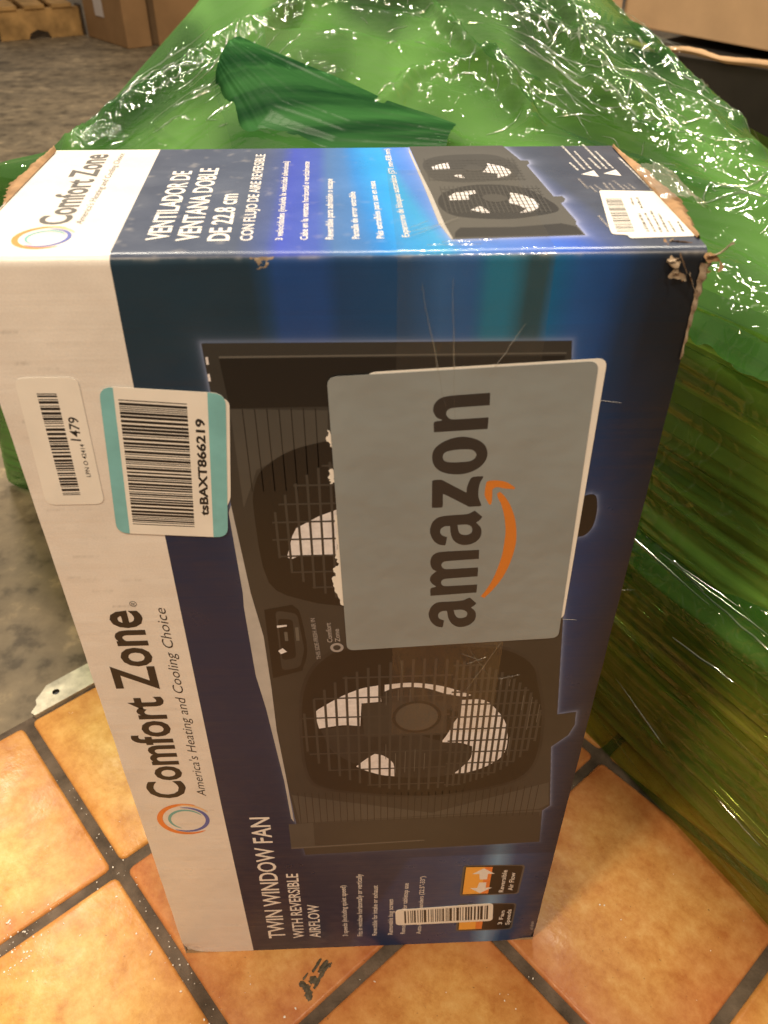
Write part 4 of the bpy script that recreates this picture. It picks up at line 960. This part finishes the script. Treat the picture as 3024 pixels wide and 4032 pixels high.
def shreds():
    rs = random.Random(4)
    for k in range(34):
        n = 12; L = rs.uniform(.006, .016); wdt = rs.uniform(.002, .005)
        p = Vector((W-.006+rs.uniform(-.012, .006), rs.uniform(-.003, .012), H-.004+rs.uniform(-.008, .005)))
        dv = Vector((rs.uniform(.2, 1.0), rs.uniform(-.9, .5), rs.uniform(-.7, .6))).normalized()
        ax = Vector((rs.uniform(-1, 1), rs.uniform(-1, 1), rs.uniform(-1, 1))).normalized()
        sd = dv.cross(ax).normalized(); ang = rs.uniform(-.6, .6)
        v = []; f = []
        for i in range(n):
            tt = i/(n-1); ww = wdt*(1-.75*tt**2)*(1+.3*rs.uniform(-1, 1))
            v += [tuple(p+sd*ww/2), tuple(p+sd*ww*.1+dv.cross(sd)*.0006), tuple(p-sd*ww/2)]
            if i: b = 3*(i-1); f += [(b, b+1, b+4, b+3), (b+1, b+2, b+5, b+4)]
            dv = (Matrix.Rotation(ang*(1+tt), 3, ax) @ dv); sd = (Matrix.Rotation(ang*.2, 3, dv) @ sd).normalized()
            p = p+dv*L/n
        pyd('board_shred', v, f, MT['kraft_grey'] if k % 3 else MT['kraft'], carton, True)
    # ripped strip hanging down the right front edge
    v = []; f = []; n = 24
    for i in range(n):
        t = i/(n-1); wd_ = (.0036*(1-t)**1.3*(1+.3*math.sin(i*2.1))+.0004)
        z = H-.006-t*.048; x = W-.0008
        v += [(x-wd_*.4, -.0009, z), (x+wd_*.3, -.0022+.001*math.sin(i*1.7), z), (x+wd_, -.0002+.002*(1-t), z)]
        if i: b = 3*(i-1); f += [(b, b+3, b+4, b+1), (b+1, b+4, b+5, b+2)]
    pyd('ripped_strip', v, f, MT['kraft_grey'], carton, True)
shreds()

# ------------------------------------------------------------------ the load wrapped in green film
load = empty('wrapped_load', (.25, .75, 0), 'stack of cardboard sheets wrapped in crumpled glossy green stretch film behind the carton', 'wrapped load')
MT['film_top'] = film_mat('green_film', (.026, .110, .022), (.17, .40, .095), .40, .88, (8, 2.0, 4), (0, 0, .55), .16, (.42, .72, .34), rough=.07, cs=1.2, det=1.5)
MT['film_side'] = film_mat('green_film_stretched', (.085, .19, .022), (.22, .45, .08), .22, .62, (1.2, 1.2, 8), (0, .12, .0), .30, (.76, .87, .40), rough=.08, cs=.8)
MT['film_band'] = film_mat('green_film_band', (.06, .18, .03), (.16, .38, .08), .35, .8, (3.0, 3.0, 9), (0, .06, .0), .6, (.4, .7, .3), rough=.06)
MT['film_fold'] = film_mat('green_film_folded', (.010, .05, .018), (.045, .16, .045), .80, .97, (2, 16, 3), (0, 0, .62), .10, (.2, .5, .2), rough=.30, gmax=.006)
def glint_mat():
    m, nt, out = new_mat('film_glint')
    tr = N(nt, 'ShaderNodeBsdfTransparent'); tr.inputs[0].default_value = (.90, .97, .88, 1)
    gl = N(nt, 'ShaderNodeBsdfGlossy'); gl.inputs['Roughness'].default_value = .12; gl.inputs[0].default_value = (1, 1, .93, 1)
    mx = N(nt, 'ShaderNodeMixShader'); mx.inputs[0].default_value = .30
    nt.links.new(tr.outputs[0], mx.inputs[1]); nt.links.new(gl.outputs[0], mx.inputs[2]); nt.links.new(mx.outputs[0], out.inputs[0])
    return m
MT['crease'] = glint_mat()  # see-through gloss for added ribbons, so only their lamp glints show
MT['sheet'] = simple('cardboard_sheet', (.38, .27, .11), .8, .2, nscale=9, namt=.45)
MT['sheet_pale'] = simple('cardboard_edge', (.58, .44, .25), .8, .2, nscale=9, namt=.35)
K = Vector((.402, .292)); NR = Vector((.605, -.060)); NR2 = Vector((.78, -.36))
def Zt(y): return .545 + .2*.05*np.log1p(np.exp((y-.65)/.05)) - .9*np.clip(y-1.22, 0, 1)**2

def film_top():
    nu, nv = 460, 440
    u = np.linspace(0, 1, nu); v = np.linspace(0, 1, nv)
    near = [(-.27, .60), (-.10, .50), (K.x, K.y), (NR.x, NR.y), (NR2.x, NR2.y)]
    L = np.cumsum([0]+[math.dist(a, b) for a, b in zip(near[:-1], near[1:])]); L /= L[-1]
    nx = np.interp(u, L, [p[0] for p in near]); ny = np.interp(u, L, [p[1] for p in near])
    leftp = [(-.27, .60), (-.157, .66), (-.117, .86), (-.061, 1.12), (-.03, 1.30), (.0, 1.6)]
    rightp = [(.78, -.36), (.70, .20), (.655, .61), (.645, .706), (.634, .817), (.604, .968), (.586, 1.115), (.56, 1.3), (.55, 1.6)]
    def par(pl, t):
        l = np.cumsum([0]+[math.dist(a, b) for a, b in zip(pl[:-1], pl[1:])]); l /= l[-1]
        return np.interp(t, l, [p[0] for p in pl]), np.interp(t, l, [p[1] for p in pl])
    lx, ly = par(leftp, v); rx_, ry = par(rightp, v)
    fx = np.linspace(0, .55, nu); fy = np.full(nu, 1.6)
    U, V = np.meshgrid(u, v)
    X = (1-V)*nx+V*fx + (1-U)*lx[:, None]+U*rx_[:, None] - ((1-U)*(1-V)*nx[0]+U*(1-V)*nx[-1]+(1-U)*V*fx[0]+U*V*fx[-1])
    Y = (1-V)*ny+V*fy + (1-U)*ly[:, None]+U*ry[:, None] - ((1-U)*(1-V)*ny[0]+U*(1-V)*ny[-1]+(1-U)*V*fy[0]+U*V*fy[-1])
    Z = Zt(Y)
    edge = np.clip(np.minimum(U, 1-U)/.10, 0, 1)
    # large slack folds, then creases
    taut = np.clip((X+.02)/.14, 0, 1)          # the left flank is pulled tight
    wx = X+.05*perlin(X*4, Y*4, 1); wy = Y+.05*perlin(X*4, Y*4, 2)
    big = .024*perlin(wx*3.6, wy*2.6, 3) + .010*ridged(wx*5+wy*2, wy*3, 4)*taut
    qa = .9*wx+.43*wy; ra = -.43*wx+.9*wy                  # right flank: folds run down towards the near right corner
    qb = .89*wx-.45*wy; rb = .45*wx+.89*wy                 # left flank: folds follow the edge
    rt = np.clip((X-.30)/.12, 0, 1)
    mid = rt*(.016*ridged(qa*6, ra*.9, 35)+.011*ridged(qa*13, ra*1.8, 5)+.0025*ridged(qa*30, ra*2.0, 6)) + (1-rt)*taut*(.016*ridged((wx*.6+wy*.8)*7, (.6*wy-.8*wx)*2.2, 25)+.002*ridged(wx*18, wy*12, 26)) + (1-taut)*(.006*ridged(qb*22, rb*1.6, 27)+.0008*ridged(qb*60, rb*3, 28))
    cr = np.clip(ridged(wx*40+wy*15, wy*26, 7), 0, 1)**8*.0014 + np.clip(ridged(wx*75, wy*50, 8), 0, 1)**8*.0006
    zone = np.clip(.35+1.8*fbm(X*4, Y*4, 15), .03, 1.2)*(.25+.75*taut)
    diag = .0035*ridged((X-.55*Y)*24, (X+Y)*2.2, 10)**2*(1-taut)
    Z = Z + (big+mid)*edge + cr*zone + diag*edge
    ridges = [([(-.134, .631), (-.101, .726), (-.069, .797), (-.025, .865), (.009, .93), (.067, 1.028), (.148, 1.076), (.224, 1.087), (.30, 1.085)], .016, .020),
              ([(.281, 1.076), (.31, .97), (.336, .877), (.362, .785), (.38, .695), (.383, .641)], .015, .012),
              ([(.408, 1.054), (.477, .843), (.509, .745), (.553, .614), (.613, .58)], .012, .012),
              ([(.468, 1.045), (.49, .943), (.471, .843)], .010, .008),
              ([(.21, .70), (.263, .808), (.347, .822), (.396, .753)], .013, .014),
              ([(.479, .767), (.509, .647), (.555, .538), (.581, .451)], .012, .012),
              ([(.421, 1.115), (.501, .924), (.58, .819), (.633, .675)], .012, .014),
              ([(.46, .47), (.50, .36), (.54, .22)], .010, .010)]
    for k, (pts, A, wd_) in enumerate(ridges):
        dd = segdist(X+.008*perlin(X*20, Y*20, 50+k), Y+.012*perlin(X*20, Y*20, 60+k), pts)
        g = np.exp(-(dd/wd_)**2)
        Z = Z + A*g + g*(.005 if k < 2 else .002)*ridged(X*90, Y*60, 70+k)
    # the near rim droops over the side
    dr = np.clip(1-V/.05, 0, 1)
    Z = Z - .035*dr**2*(1+.5*perlin(X*22, Y*22, 31)) - .012*np.clip(1-V/.012, 0, 1)*(perlin(X*60, Y*60, 33)+.6)
    nrm = np.array([-.866, -.5])
    X = X + nrm[0]*.022*dr*(U > .3); Y = Y + nrm[1]*.022*dr*(U > .3)
    # sides of the mound fall away
    dl = np.clip(1-U/.02, 0, 1)
    Z = Z - .01*dl - .01*np.clip(1-(1-U)/.02, 0, 1)
    grid_mesh('film_top', np.stack([X, Y, Z], -1), MT['film_top'], load)
    return X, Y, Z, ridges
fx_, fy_, fz_, fridges = film_top()
def glint_ribbons(name, paths, nrmls, parent):
    """half-round ribbons added on the film wrinkles to catch lamps as glints, along paths (list of Vector lists)"""
    v = []; f = []; m = 5
    for pts, up, r in paths:
        n = len(pts)
        for i in range(n):
            dv = (pts[min(i+1, n-1)]-pts[max(i-1, 0)]).normalized(); sd = dv.cross(up).normalized(); u_ = sd.cross(dv)
            rr = r*(.25+.75*math.sin(math.pi*(i+.3)/(n-.4)))
            for j in range(m):
                a = math.pi*j/(m-1); v.append(tuple(pts[i]+sd*rr*math.cos(a)+u_*rr*1.3*math.sin(a)))
            if i:
                b = len(v)-2*m
                for j in range(m-1): f.append((b+j, b+j+1, b+m+j+1, b+m+j))
    return tag(pyd(name, v, f, MT['crease'], parent, True), kind='stuff')
def top_glints():
    rs = random.Random(77); nv, nu = fx_.shape; out = []
    def at(i, j):
        i = min(max(i, 0), nv-1); j = min(max(j, 0), nu-1)
        i0, j0 = int(i), int(j); return Vector((fx_[i0, j0], fy_[i0, j0], fz_[i0, j0]))
    # plan lookup on a coarse grid
    sub = [(i, j) for i in range(0, nv, 6) for j in range(0, nu, 6)]
    sp = np.array([(fx_[i, j], fy_[i, j]) for i, j in sub])
    def near(x, y):
        k = int(np.argmin((sp[:, 0]-x)**2+(sp[:, 1]-y)**2)); i, j = sub[k]
        i0, i1, j0, j1 = max(i-6, 0), min(i+7, nv), max(j-6, 0), min(j+7, nu)
        dd = (fx_[i0:i1, j0:j1]-x)**2+(fy_[i0:i1, j0:j1]-y)**2; q = np.unravel_index(np.argmin(dd), dd.shape)
        return fz_[i0+q[0], j0+q[1]]
    def path(x, y, ang, L, curl, n=9):
        pts = []
        for k in range(n):
            pts.append(Vector((x, y, near(x, y)+.0004))); x += math.cos(ang)*L/n; y += math.sin(ang)*L/n; ang += curl+rs.gauss(0, .22)
        return pts
    up = Vector((0, 0, 1))
    for k in range(250):
        y = rs.uniform(.05, 1.15); x = rs.uniform(-.13+.22*max(0, y-.65), .63)
        if y < .60 and x < .47: continue
        dens = float(fbm(np.array(x*4.), np.array(y*4.), 15))
        if x < .02: ang = math.radians(62)+rs.gauss(0, .12); L = rs.uniform(.03, .10); cu = 0; p = .25
        elif x > .40: ang = math.radians(-58)+rs.gauss(0, .55); L = rs.uniform(.02, .09); cu = rs.gauss(0, .12); p = .75
        else: ang = rs.uniform(0, math.pi); L = rs.uniform(.018, .055); cu = rs.gauss(0, .22); p = .35+dens*1.1
        if rs.random() > p: continue
        out.append((path(x, y, ang, L, cu), up, rs.uniform(.0008, .0019)))
    for k in range(46):                                            # long ribbons added for streak glints along the taut folds
        if k % 3: x = rs.uniform(.36, .60); y = rs.uniform(.75, 1.12); ang = math.radians(-64)+rs.gauss(0, .10)
        else: x = rs.uniform(-.12, .02); y = rs.uniform(.66, .85); ang = math.radians(64)+rs.gauss(0, .06)
        L = rs.uniform(.08, .26); n = 26; pts = []
        for i in range(n):
            pts.append(Vector((x, y, near(x, y)+.0003))); x += math.cos(ang)*L/n; y += math.sin(ang)*L/n; ang += rs.gauss(0, .035)
        out.append((pts, up, rs.uniform(.0006, .0013)))
    for pts, A, wd_ in fridges:                                   # short ribbons added for glints along the big folds
        for (ax, ay), (bx, by) in zip(pts[:-1], pts[1:]):
            L = math.dist((ax, ay), (bx, by)); a0 = math.atan2(by-ay, bx-ax)
            for k in range(int(L/.026)):
                t = rs.random(); x = ax+(bx-ax)*t+rs.gauss(0, wd_*.6); y = ay+(by-ay)*t+rs.gauss(0, wd_*.6)
                out.append((path(x, y, a0+rs.gauss(0, .5), rs.uniform(.015, .06), rs.gauss(0, .10)), up, rs.uniform(.0007, .0016)))
    glint_ribbons('film_glints', out, None, load)
top_glints()
def film_side(name, A0, A1, B0, B1, n, m, mat, pleat, seed, tilt=0.0):
    """A0-A1 bottom edge (x,y), B0-B1 top edge (x,y,z); pleats run along the face"""
    u = np.linspace(0, 1, n); v = np.linspace(0, 1, m); U, V = np.meshgrid(u, v)
    a0, a1, b0, b1 = (np.array(q) for q in (A0, A1, B0, B1))
    P = ((1-V)[..., None]*((1-U)[..., None]*a0+U[..., None]*a1) + V[..., None]*((1-U)[..., None]*b0+U[..., None]*b1))
    dv = (a1-a0); nrm = np.array([dv[1], -dv[0], 0])/np.hypot(dv[0], dv[1])
    vv = V*1.0 + tilt*(U-.5)
    h = pleat*(.55*ridged(vv*16+.6*perlin(U*2, V*3, seed), U*1.6, seed+1) + .35*ridged(vv*38, U*2.4, seed+2) + .25*perlin(vv*90, U*3, seed+3))
    h = h + .016*perlin(U*3, V*3, seed+4) + .014*np.sin(np.pi*V)
    h = h*np.clip(np.minimum(U, 1-U)/.03+.3, 0, 1)
    P = P + nrm*h[..., None]
    return grid_mesh(name, P, mat, load)
film_side('film_side', (.382, .327, 0), (.780, -.36, 0), (K.x-.012, K.y-.005, .545), (NR2.x, NR2.y, .545), 240, 260, MT['film_side'], .006, 100, .10)
def film_band(z0, z1, dz, seed, off=.010):
    n, m = 220, 50; u = np.linspace(-.02, 1, n); v = np.linspace(0, 1, m); U, V = np.meshgrid(u, v)
    a = np.array([.382, .327]); b = np.array([.78, -.36]); nr = np.array([-.866, -.5])
    zz = z0+(z1-z0)*V + dz*U + .012*perlin(U*4, V, seed)
    o_ = off*(1-V) + .012*np.sin(np.pi*V) + .003*ridged(V*2.5+.5*perlin(U*3, V, seed+1), U*3, seed+2) + .016*perlin(U*3, zz*3, 104) + .014*np.sin(np.pi*zz/.545)
    P = np.stack([a[0]+(b[0]-a[0])*U+nr[0]*o_, a[1]+(b[1]-a[1])*U+nr[1]*o_, zz], -1)
    return grid_mesh('film_band', P, MT['film_band'], load)
film_band(.275, .345, .03, 300)
def side_glints():
    rs = random.Random(31); out = []; a = Vector((.382, .327, 0)); b = Vector((.78, -.36, 0)); nr = Vector((-.866, -.5, 0))
    for k in range(70):
        u = rs.uniform(0, .6); z = rs.choice((rs.uniform(.03, .26), rs.uniform(.27, .53))); L = rs.uniform(.02, .12); tl = rs.gauss(-.10, .12); pts = []
        for i in range(9):
            t = i/8; p = a.lerp(b, u+L*t/(b-a).length); zz = z+tl*L*t+rs.gauss(0, .0004)
            off = .004 + .016*float(perlin(np.array((u+L*t/.69)*3), np.array(zz/.545*3), 104)) + .014*math.sin(math.pi*min(zz, .545)/.545) + (.022 if .27 < zz < .36 else 0)
            pts.append(p+nr*off+Vector((0, 0, zz)))
        out.append((pts, nr, rs.uniform(.0006, .0016)))
    glint_ribbons('film_glints', out, None, load)
side_glints()

film_side('film_side', (-.405, .765, 0), (.382, .327, 0), (-.27, .60, .545), (K.x-.012, K.y-.005, .545), 160, 160, MT['film_top'], .006, 120)
def film_flank():
    lp = [(.0, 1.6), (-.03, 1.30), (-.061, 1.12), (-.117, .86), (-.157, .66), (-.27, .60)]
    bp = [(.02, 1.62), (-.02, 1.32), (-.06, 1.14), (-.16, .92), (-.30, .80), (-.405, .765)]
    t = np.linspace(0, 1, 120); k = np.linspace(0, 1, 6)
    T_ = np.stack([np.interp(t, k, [p[0] for p in lp]), np.interp(t, k, [p[1] for p in lp])], -1); B_ = np.stack([np.interp(t, k, [p[0] for p in bp]), np.interp(t, k, [p[1] for p in bp])], -1)
    zt = Zt(T_[:, 1])-.012; v = np.linspace(0, 1, 70)[:, None]
    P = np.zeros((70, 120, 3)); P[..., 0] = B_[:, 0]*(1-v)+T_[:, 0]*v; P[..., 1] = B_[:, 1]*(1-v)+T_[:, 1]*v; P[..., 2] = zt*v
    return grid_mesh('film_side', P, MT['film_top'], load)
film_flank()
film_side('film_side', (.78, -.36, 0), (.74, 1.75, 0), (NR2.x, NR2.y, .545), (.55, 1.6, .56), 120, 60, MT['film_side'], .005, 160)
# dark folded band of doubled film across the mound
def fold_band():
    top = [(.030, .900, .612), (.085, .842, .602), (.150, .775, .590), (.215, .702, .576), (.29, .630, .566)]
    bot = [(.004, .800, .584), (.026, .70, .566), (.05, .600, .548), (.13, .545, .540), (.27, .545, .540)]
    n, m = 160, 90
    t = np.linspace(0, 1, n); k = np.linspace(0, 1, 5)
    a = np.stack([np.interp(t, k, [p[i] for p in top]) for i in range(3)], -1); b = np.stack([np.interp(t, k, [p[i] for p in bot]) for i in range(3)], -1)
    q = np.linspace(0, 1, m)[:, None, None]
    P = a[None]*(1-q)+b[None]*q
    Tt, Q = np.meshgrid(t, np.linspace(0, 1, m))
    P[..., 2] += .007 + .012*np.sin(np.pi*Q) + .0035*ridged(Q*5+.3*perlin(Tt*2, Q, 3), Tt*1.2, 80) + .0012*ridged(Q*16, Tt*1.5, 81)
    P[..., 2] -= .02*np.clip((Q-.85)/.15, 0, 1)**2
    P[..., 0] += .004*perlin(Tt*4, Q*2, 82); P[..., 1] += .004*perlin(Tt*4, Q*2, 83)
    return grid_mesh('film_fold', P, MT['film_fold'], load, flip=True)
fold_band()
# the load itself: flattened cardboard sheets, their edges showing through the film
def sheets():
    rs = random.Random(9); n = 32; th = .535/n
    base = [Vector((.402, .349)), Vector((.76, -.27)), Vector((.58, .95)), (Vector((.47, 1.45))), Vector((.03, 1.45)), Vector((-.20, .84)), Vector((-.10, .66))]
    for k in range(n):
        ox, oy = rs.uniform(-.006, .010), rs.uniform(-.006, .010)
        ins = rs.choice((0, 0, .004, .012, .02))
        c = Vector((.25, .7)); s = 1-ins
        sh = 1-.22*max(0, (k/n-.25))*.6
        pl = []
        for i, p in enumerate(base):
            q = c+(p-c)*s
            if i in (5, 6): q = c+(q-c)*(1-.25*k/n)
            pl.append((q.x+ox+.0, q.y+oy))
        z0 = .004+k*th; pale = rs.random() < .28; z1 = z0+th*(rs.uniform(.25, .45) if pale else rs.uniform(.85, .98)); m = len(pl)
        tx, ty = rs.uniform(-.02, .02), rs.uniform(-.02, .02)
        v = [(x, y, z0+tx*(x-.3)*.3+ty*(y-.3)*.3) for x, y in pl]+[(x, y, z1+tx*(x-.3)*.3+ty*(y-.3)*.3) for x, y in pl]
        f = [tuple(range(m-1, -1, -1)), tuple(range(m, 2*m))]+[(i, (i+1) % m, m+(i+1) % m, m+i) for i in range(m)]
        pyd('cardboard_sheet', v, f, MT['sheet_pale' if pale else 'sheet'], load)
sheets()

# ------------------------------------------------------------------ background on the right: cartons
MT['kraft_far'] = simple('kraft_far', (.56, .36, .20), .75, .25, nscale=6, namt=.12)
MT['black_board'] = simple('black_board', (.022, .018, .014), .55, .4, nscale=8, namt=.3)
e = Vector((.22, -.38)).normalized(); nrm = Vector((e.y, -e.x))      # nrm points toward the viewer side
if nrm.y > 0: nrm = -nrm
az = math.atan2(e.y, e.x)
bc = empty('black_carton', (1.1, 2.2, 0), 'large black carton with a ripped brown board rim standing behind the green load', 'carton')
def obox(name, p0, e, nrm, l0, l1, d0, d1, z0, z1, mat, parent, bev=.004):
    c = p0+e*(l0+l1)/2-nrm*(d0+d1)/2
    return box(name, (c.x, c.y, (z0+z1)/2), (abs(l1-l0), abs(d1-d0), z1-z0), mat, parent, math.atan2(e.y, e.x), bev)
p0 = Vector((.92, 1.97)); e2 = Vector((.21, -.25)).normalized(); n2 = Vector((e2.y, -e2.x)); n2 = n2 if n2.y < 0 else -n2
obox('body', p0, e2, n2, -.05, 1.1, 0, .8, -.007, .430, MT['black_board'], bc)
n = 120; P = np.zeros((n, 8, 3))
for i, t in enumerate(np.linspace(0, 1, n)):
    q = p0+e2*(-.05+1.15*t)
    th = .016*(1+.4*float(perlin(t*14, 0, 2))+.3*float(perlin(t*50, 0, 3)))
    for j, a in enumerate(np.linspace(0, 2*math.pi, 8)):
        P[i, j] = (q.x+n2.x*(.004+.007*math.cos(a)), q.y+n2.y*(.004+.007*math.cos(a)), .440+.010*float(perlin(t*9, 1, 5))+th*.5*math.sin(a))
grid_mesh('ripped_rim', P, MT['kraft_far'], bc)
tc_ = empty('brown_carton', (1.2, 2.3, .45), 'tan cardboard carton lying on the black carton behind the green load', 'carton')
p1 = Vector((.95, 2.2))
obox('body', p1, e, nrm, -.035, .9, 0, .7, .45, 1.1, MT['kraft_far'], tc_)
v = []; f = []
for i, t in enumerate(np.linspace(0, 1, 24)):
    q = p1+e*(-.035-.12*t); z = .452+.03*t+.012*math.sin(i*1.3)
    v += [(q.x+nrm.x*.01, q.y+nrm.y*.01, z), (q.x+nrm.x*.02, q.y+nrm.y*.02, 1.1)]
    if i: f.append((2*i-2, 2*i, 2*i+1, 2*i-1))
pyd('torn_flap', v, f, MT['kraft_far'], tc_)

# ------------------------------------------------------------------ background on the left: pallet, cartons
MT['pallet_wood'] = simple('pallet_wood', (.46, .27, .10), .75, .2, nscale=10, namt=.4)
MT['pallet_dark'] = simple('pallet_end', (.07, .05, .035), .8, .2)
MT['kraft_back'] = simple('kraft_back', (.32, .185, .085), .8, .2, nscale=5, namt=.15)
MT['kraft_shaded'] = simple('kraft_shade', (.22, .135, .07), .8, .2, nscale=5, namt=.15)  # darker copy of the back kraft: shade of a side face put into the colour
MT['label'] = simple('paper_label', (.62, .55, .52), .6)
pal = empty('wooden_pallet', (-1.55, 5.3, -.008), 'yellowish wooden pallet with notched side board on the dark floor', 'pallet')
q0 = Vector((-1.775, 4.985)); q1 = Vector((-1.363, 5.193)); pe = (q1-q0).normalized(); pn = Vector((pe.y, -pe.x))
if pn.y > 0: pn = -pn
def stringer(dist, mat):
    L = (q1-q0).length; prof = [(0, 0), (0, .145), (L, .145), (L, 0), (L*.60, 0), (L*.57, .03), (L*.45, .045), (L*.36, .028), (L*.33, 0)]
    b = q0-pn*dist; v = []
    for dd in (0, .04):
        v += [(b.x+pe.x*s-pn.x*dd, b.y+pe.y*s-pn.y*dd, -.007+h) for s, h in prof]
    m = len(prof); f = [tuple(range(m)), tuple(range(2*m-1, m-1, -1))]+[(i, i+m, (i+1) % m+m, (i+1) % m) for i in range(m)]
    pyd('stringer', v, f, mat, pal)
for dd in (0, .38, .76): stringer(dd, MT['pallet_wood'])
for k in range(3):
    obox('deck_board', q0, pe, pn, .01+k*.15, .12+k*.15, -.01, .82, .1385, .158, MT['pallet_wood'], pal, .002)
obox('end_block', q0, pe, pn, -.03, .012, .0, .08, -.007, .06, MT['pallet_dark'], pal, .002)
obox('end_block', q0, pe, pn, .452, .475, .0, .08, -.007, .145, MT['pallet_dark'], pal, .002)
ca = empty('brown_carton', (-1.1, 5.2, -.008), 'brown carton with a white paper label beside the wooden pallet', 'carton')
c0 = Vector((-1.328, 5.149)); c1 = Vector((-1.012, 4.735)); ce = (c1-c0).normalized(); cn = Vector((ce.y, -ce.x)); cn = cn if cn.y < 0 else -cn
obox('body', c0, ce, cn, 0, (c1-c0).length-.09, 0, .5, -.007, .62, MT['kraft_back'], ca)
obox('corner_board', c0, ce, cn, (c1-c0).length-.085, (c1-c0).length, -.004, .14, -.0072, .64, MT['kraft_back'], ca)
obox('label', c0, ce, cn, .16, .27, -.004, -.001, .115, .34, MT['label'], ca, .0005)
cb = empty('brown_carton', (-.75, 4.9, -.008), 'plain brown carton at the back seen past the green film', 'carton')
obox('body', Vector((-.86, 4.80)), Vector((.97, -.24)).normalized(), Vector((-.24, -.97)).normalized(), 0, .75, 0, .6, -.0075, .7, MT['kraft_back'], cb)
obox('flap', Vector((-.86, 4.80)), Vector((.97, -.24)).normalized(), Vector((-.24, -.97)).normalized(), -.12, -.003, .05, .07, -.0075, .66, MT['kraft_shaded'], cb)

# ------------------------------------------------------------------ crumbs and the black smear on the tiles
MT['crumb'] = simple('crumb', (.75, .70, .64), .6)
def crumbs():
    rs = random.Random(21); bm = bmesh.new()
    spots = [(-.083, .087), (-.10, .072), (-.075, .058), (-.06, .02), (-.03, .0), (-.02, -.02), (.0, -.035), (.37, .17), (.35, .06), (.36, .07), (.40, .03), (.33, -.03), (.29, -.05), (.30, -.05), (.10, -.05), (.17, -.03), (.06, -.02), (-.06, .07), (.02, -.06), (.42, .0)]
    pts = []
    for x, y in spots:
        for k in range(2): pts.append((x+rs.gauss(0, .006), y+rs.gauss(0, .006), rs.uniform(.0004, .0014)))
    for k in range(45):                    # drifted along the grout and around the lower left joint
        t = rs.uniform(-.28, .10); pts.append(tuple(av*(t+.02)+bv*(-.0084+rs.gauss(0, .004)))[:2]+(rs.uniform(.0003, .0009),))
    for k in range(90): pts.append((-.165+rs.gauss(0, .018), .015+rs.gauss(0, .02), rs.uniform(.0003, .0014)))
    for k in range(70): pts.append((rs.uniform(-.25, .6), rs.uniform(-.12, .3), rs.uniform(.0002, .0006)))
    for x, y, r in pts:
        if -.002 < x < W+.002 and -.001 < y < D+.002: continue
        a_ = x*av.x+y*av.y
        if a_ < -.36: continue
        m = Matrix.Translation((x, y, r*.4-.0004)) @ Matrix.Rotation(rs.uniform(0, 6), 4, 'Z') @ Matrix.Diagonal((1, rs.uniform(.4, 1), rs.uniform(.3, .7), 1))
        bmesh.ops.create_icosphere(bm, subdivisions=1, radius=r, matrix=m)
    me = bpy.data.meshes.new('crumbs'); bm.to_mesh(me); bm.free()
    tag(link('crumbs', me, MT['crumb']), 'tiny pale crumbs and paint flecks scattered over the tiles', 'crumbs', kind='stuff')
crumbs()
MT['smear'] = simple('black_residue', (.075, .058, .034), .55, nscale=200, namt=.6)
def smear():
    rs = random.Random(3); v = []; f = []
    strokes = [((.1150, -.034), (.1185, -.046), .0042), ((.1085, -.030), (.1150, -.034), .003), ((.1135, -.033), (.1165, -.038), .004), ((.118, -.031), (.124, -.026), .0036), ((.125, -.030), (.133, -.018), .0022), ((.122, -.036), (.127, -.028), .0022), ((.126, -.022), (.134, -.012), .003), ((.131, -.020), (.138, -.014), .002), ((.120, -.022), (.128, -.010), .002), ((.112, -.028), (.116, -.022), .0012)]
    for (x0, y0), (x1, y1), w_ in strokes:
        n = 9; b = len(v); dx, dy = x1-x0, y1-y0; L = math.hypot(dx, dy); nx_, ny_ = -dy/L, dx/L
        for i in range(n):
            t = i/(n-1); ww = w_*(.35+.65*math.sin(math.pi*(.1+.8*t)))*rs.uniform(.6, 1.2); jx = rs.uniform(-.0006, .0006)
            v += [(x0+dx*t+nx_*ww+jx, y0+dy*t+ny_*ww, .0002), (x0+dx*t+jx, y0+dy*t, .0006), (x0+dx*t-nx_*ww*rs.uniform(.5, 1), y0+dy*t-ny_*ww, .0002)]
            if i: q = b+3*(i-1); f += [(q, q+1, q+4, q+3), (q+1, q+2, q+5, q+4)]
    tag(pyd('dirt_smear', v, f, MT['smear']), 'black dried smear on the tile in front of the carton', 'smear')
smear()
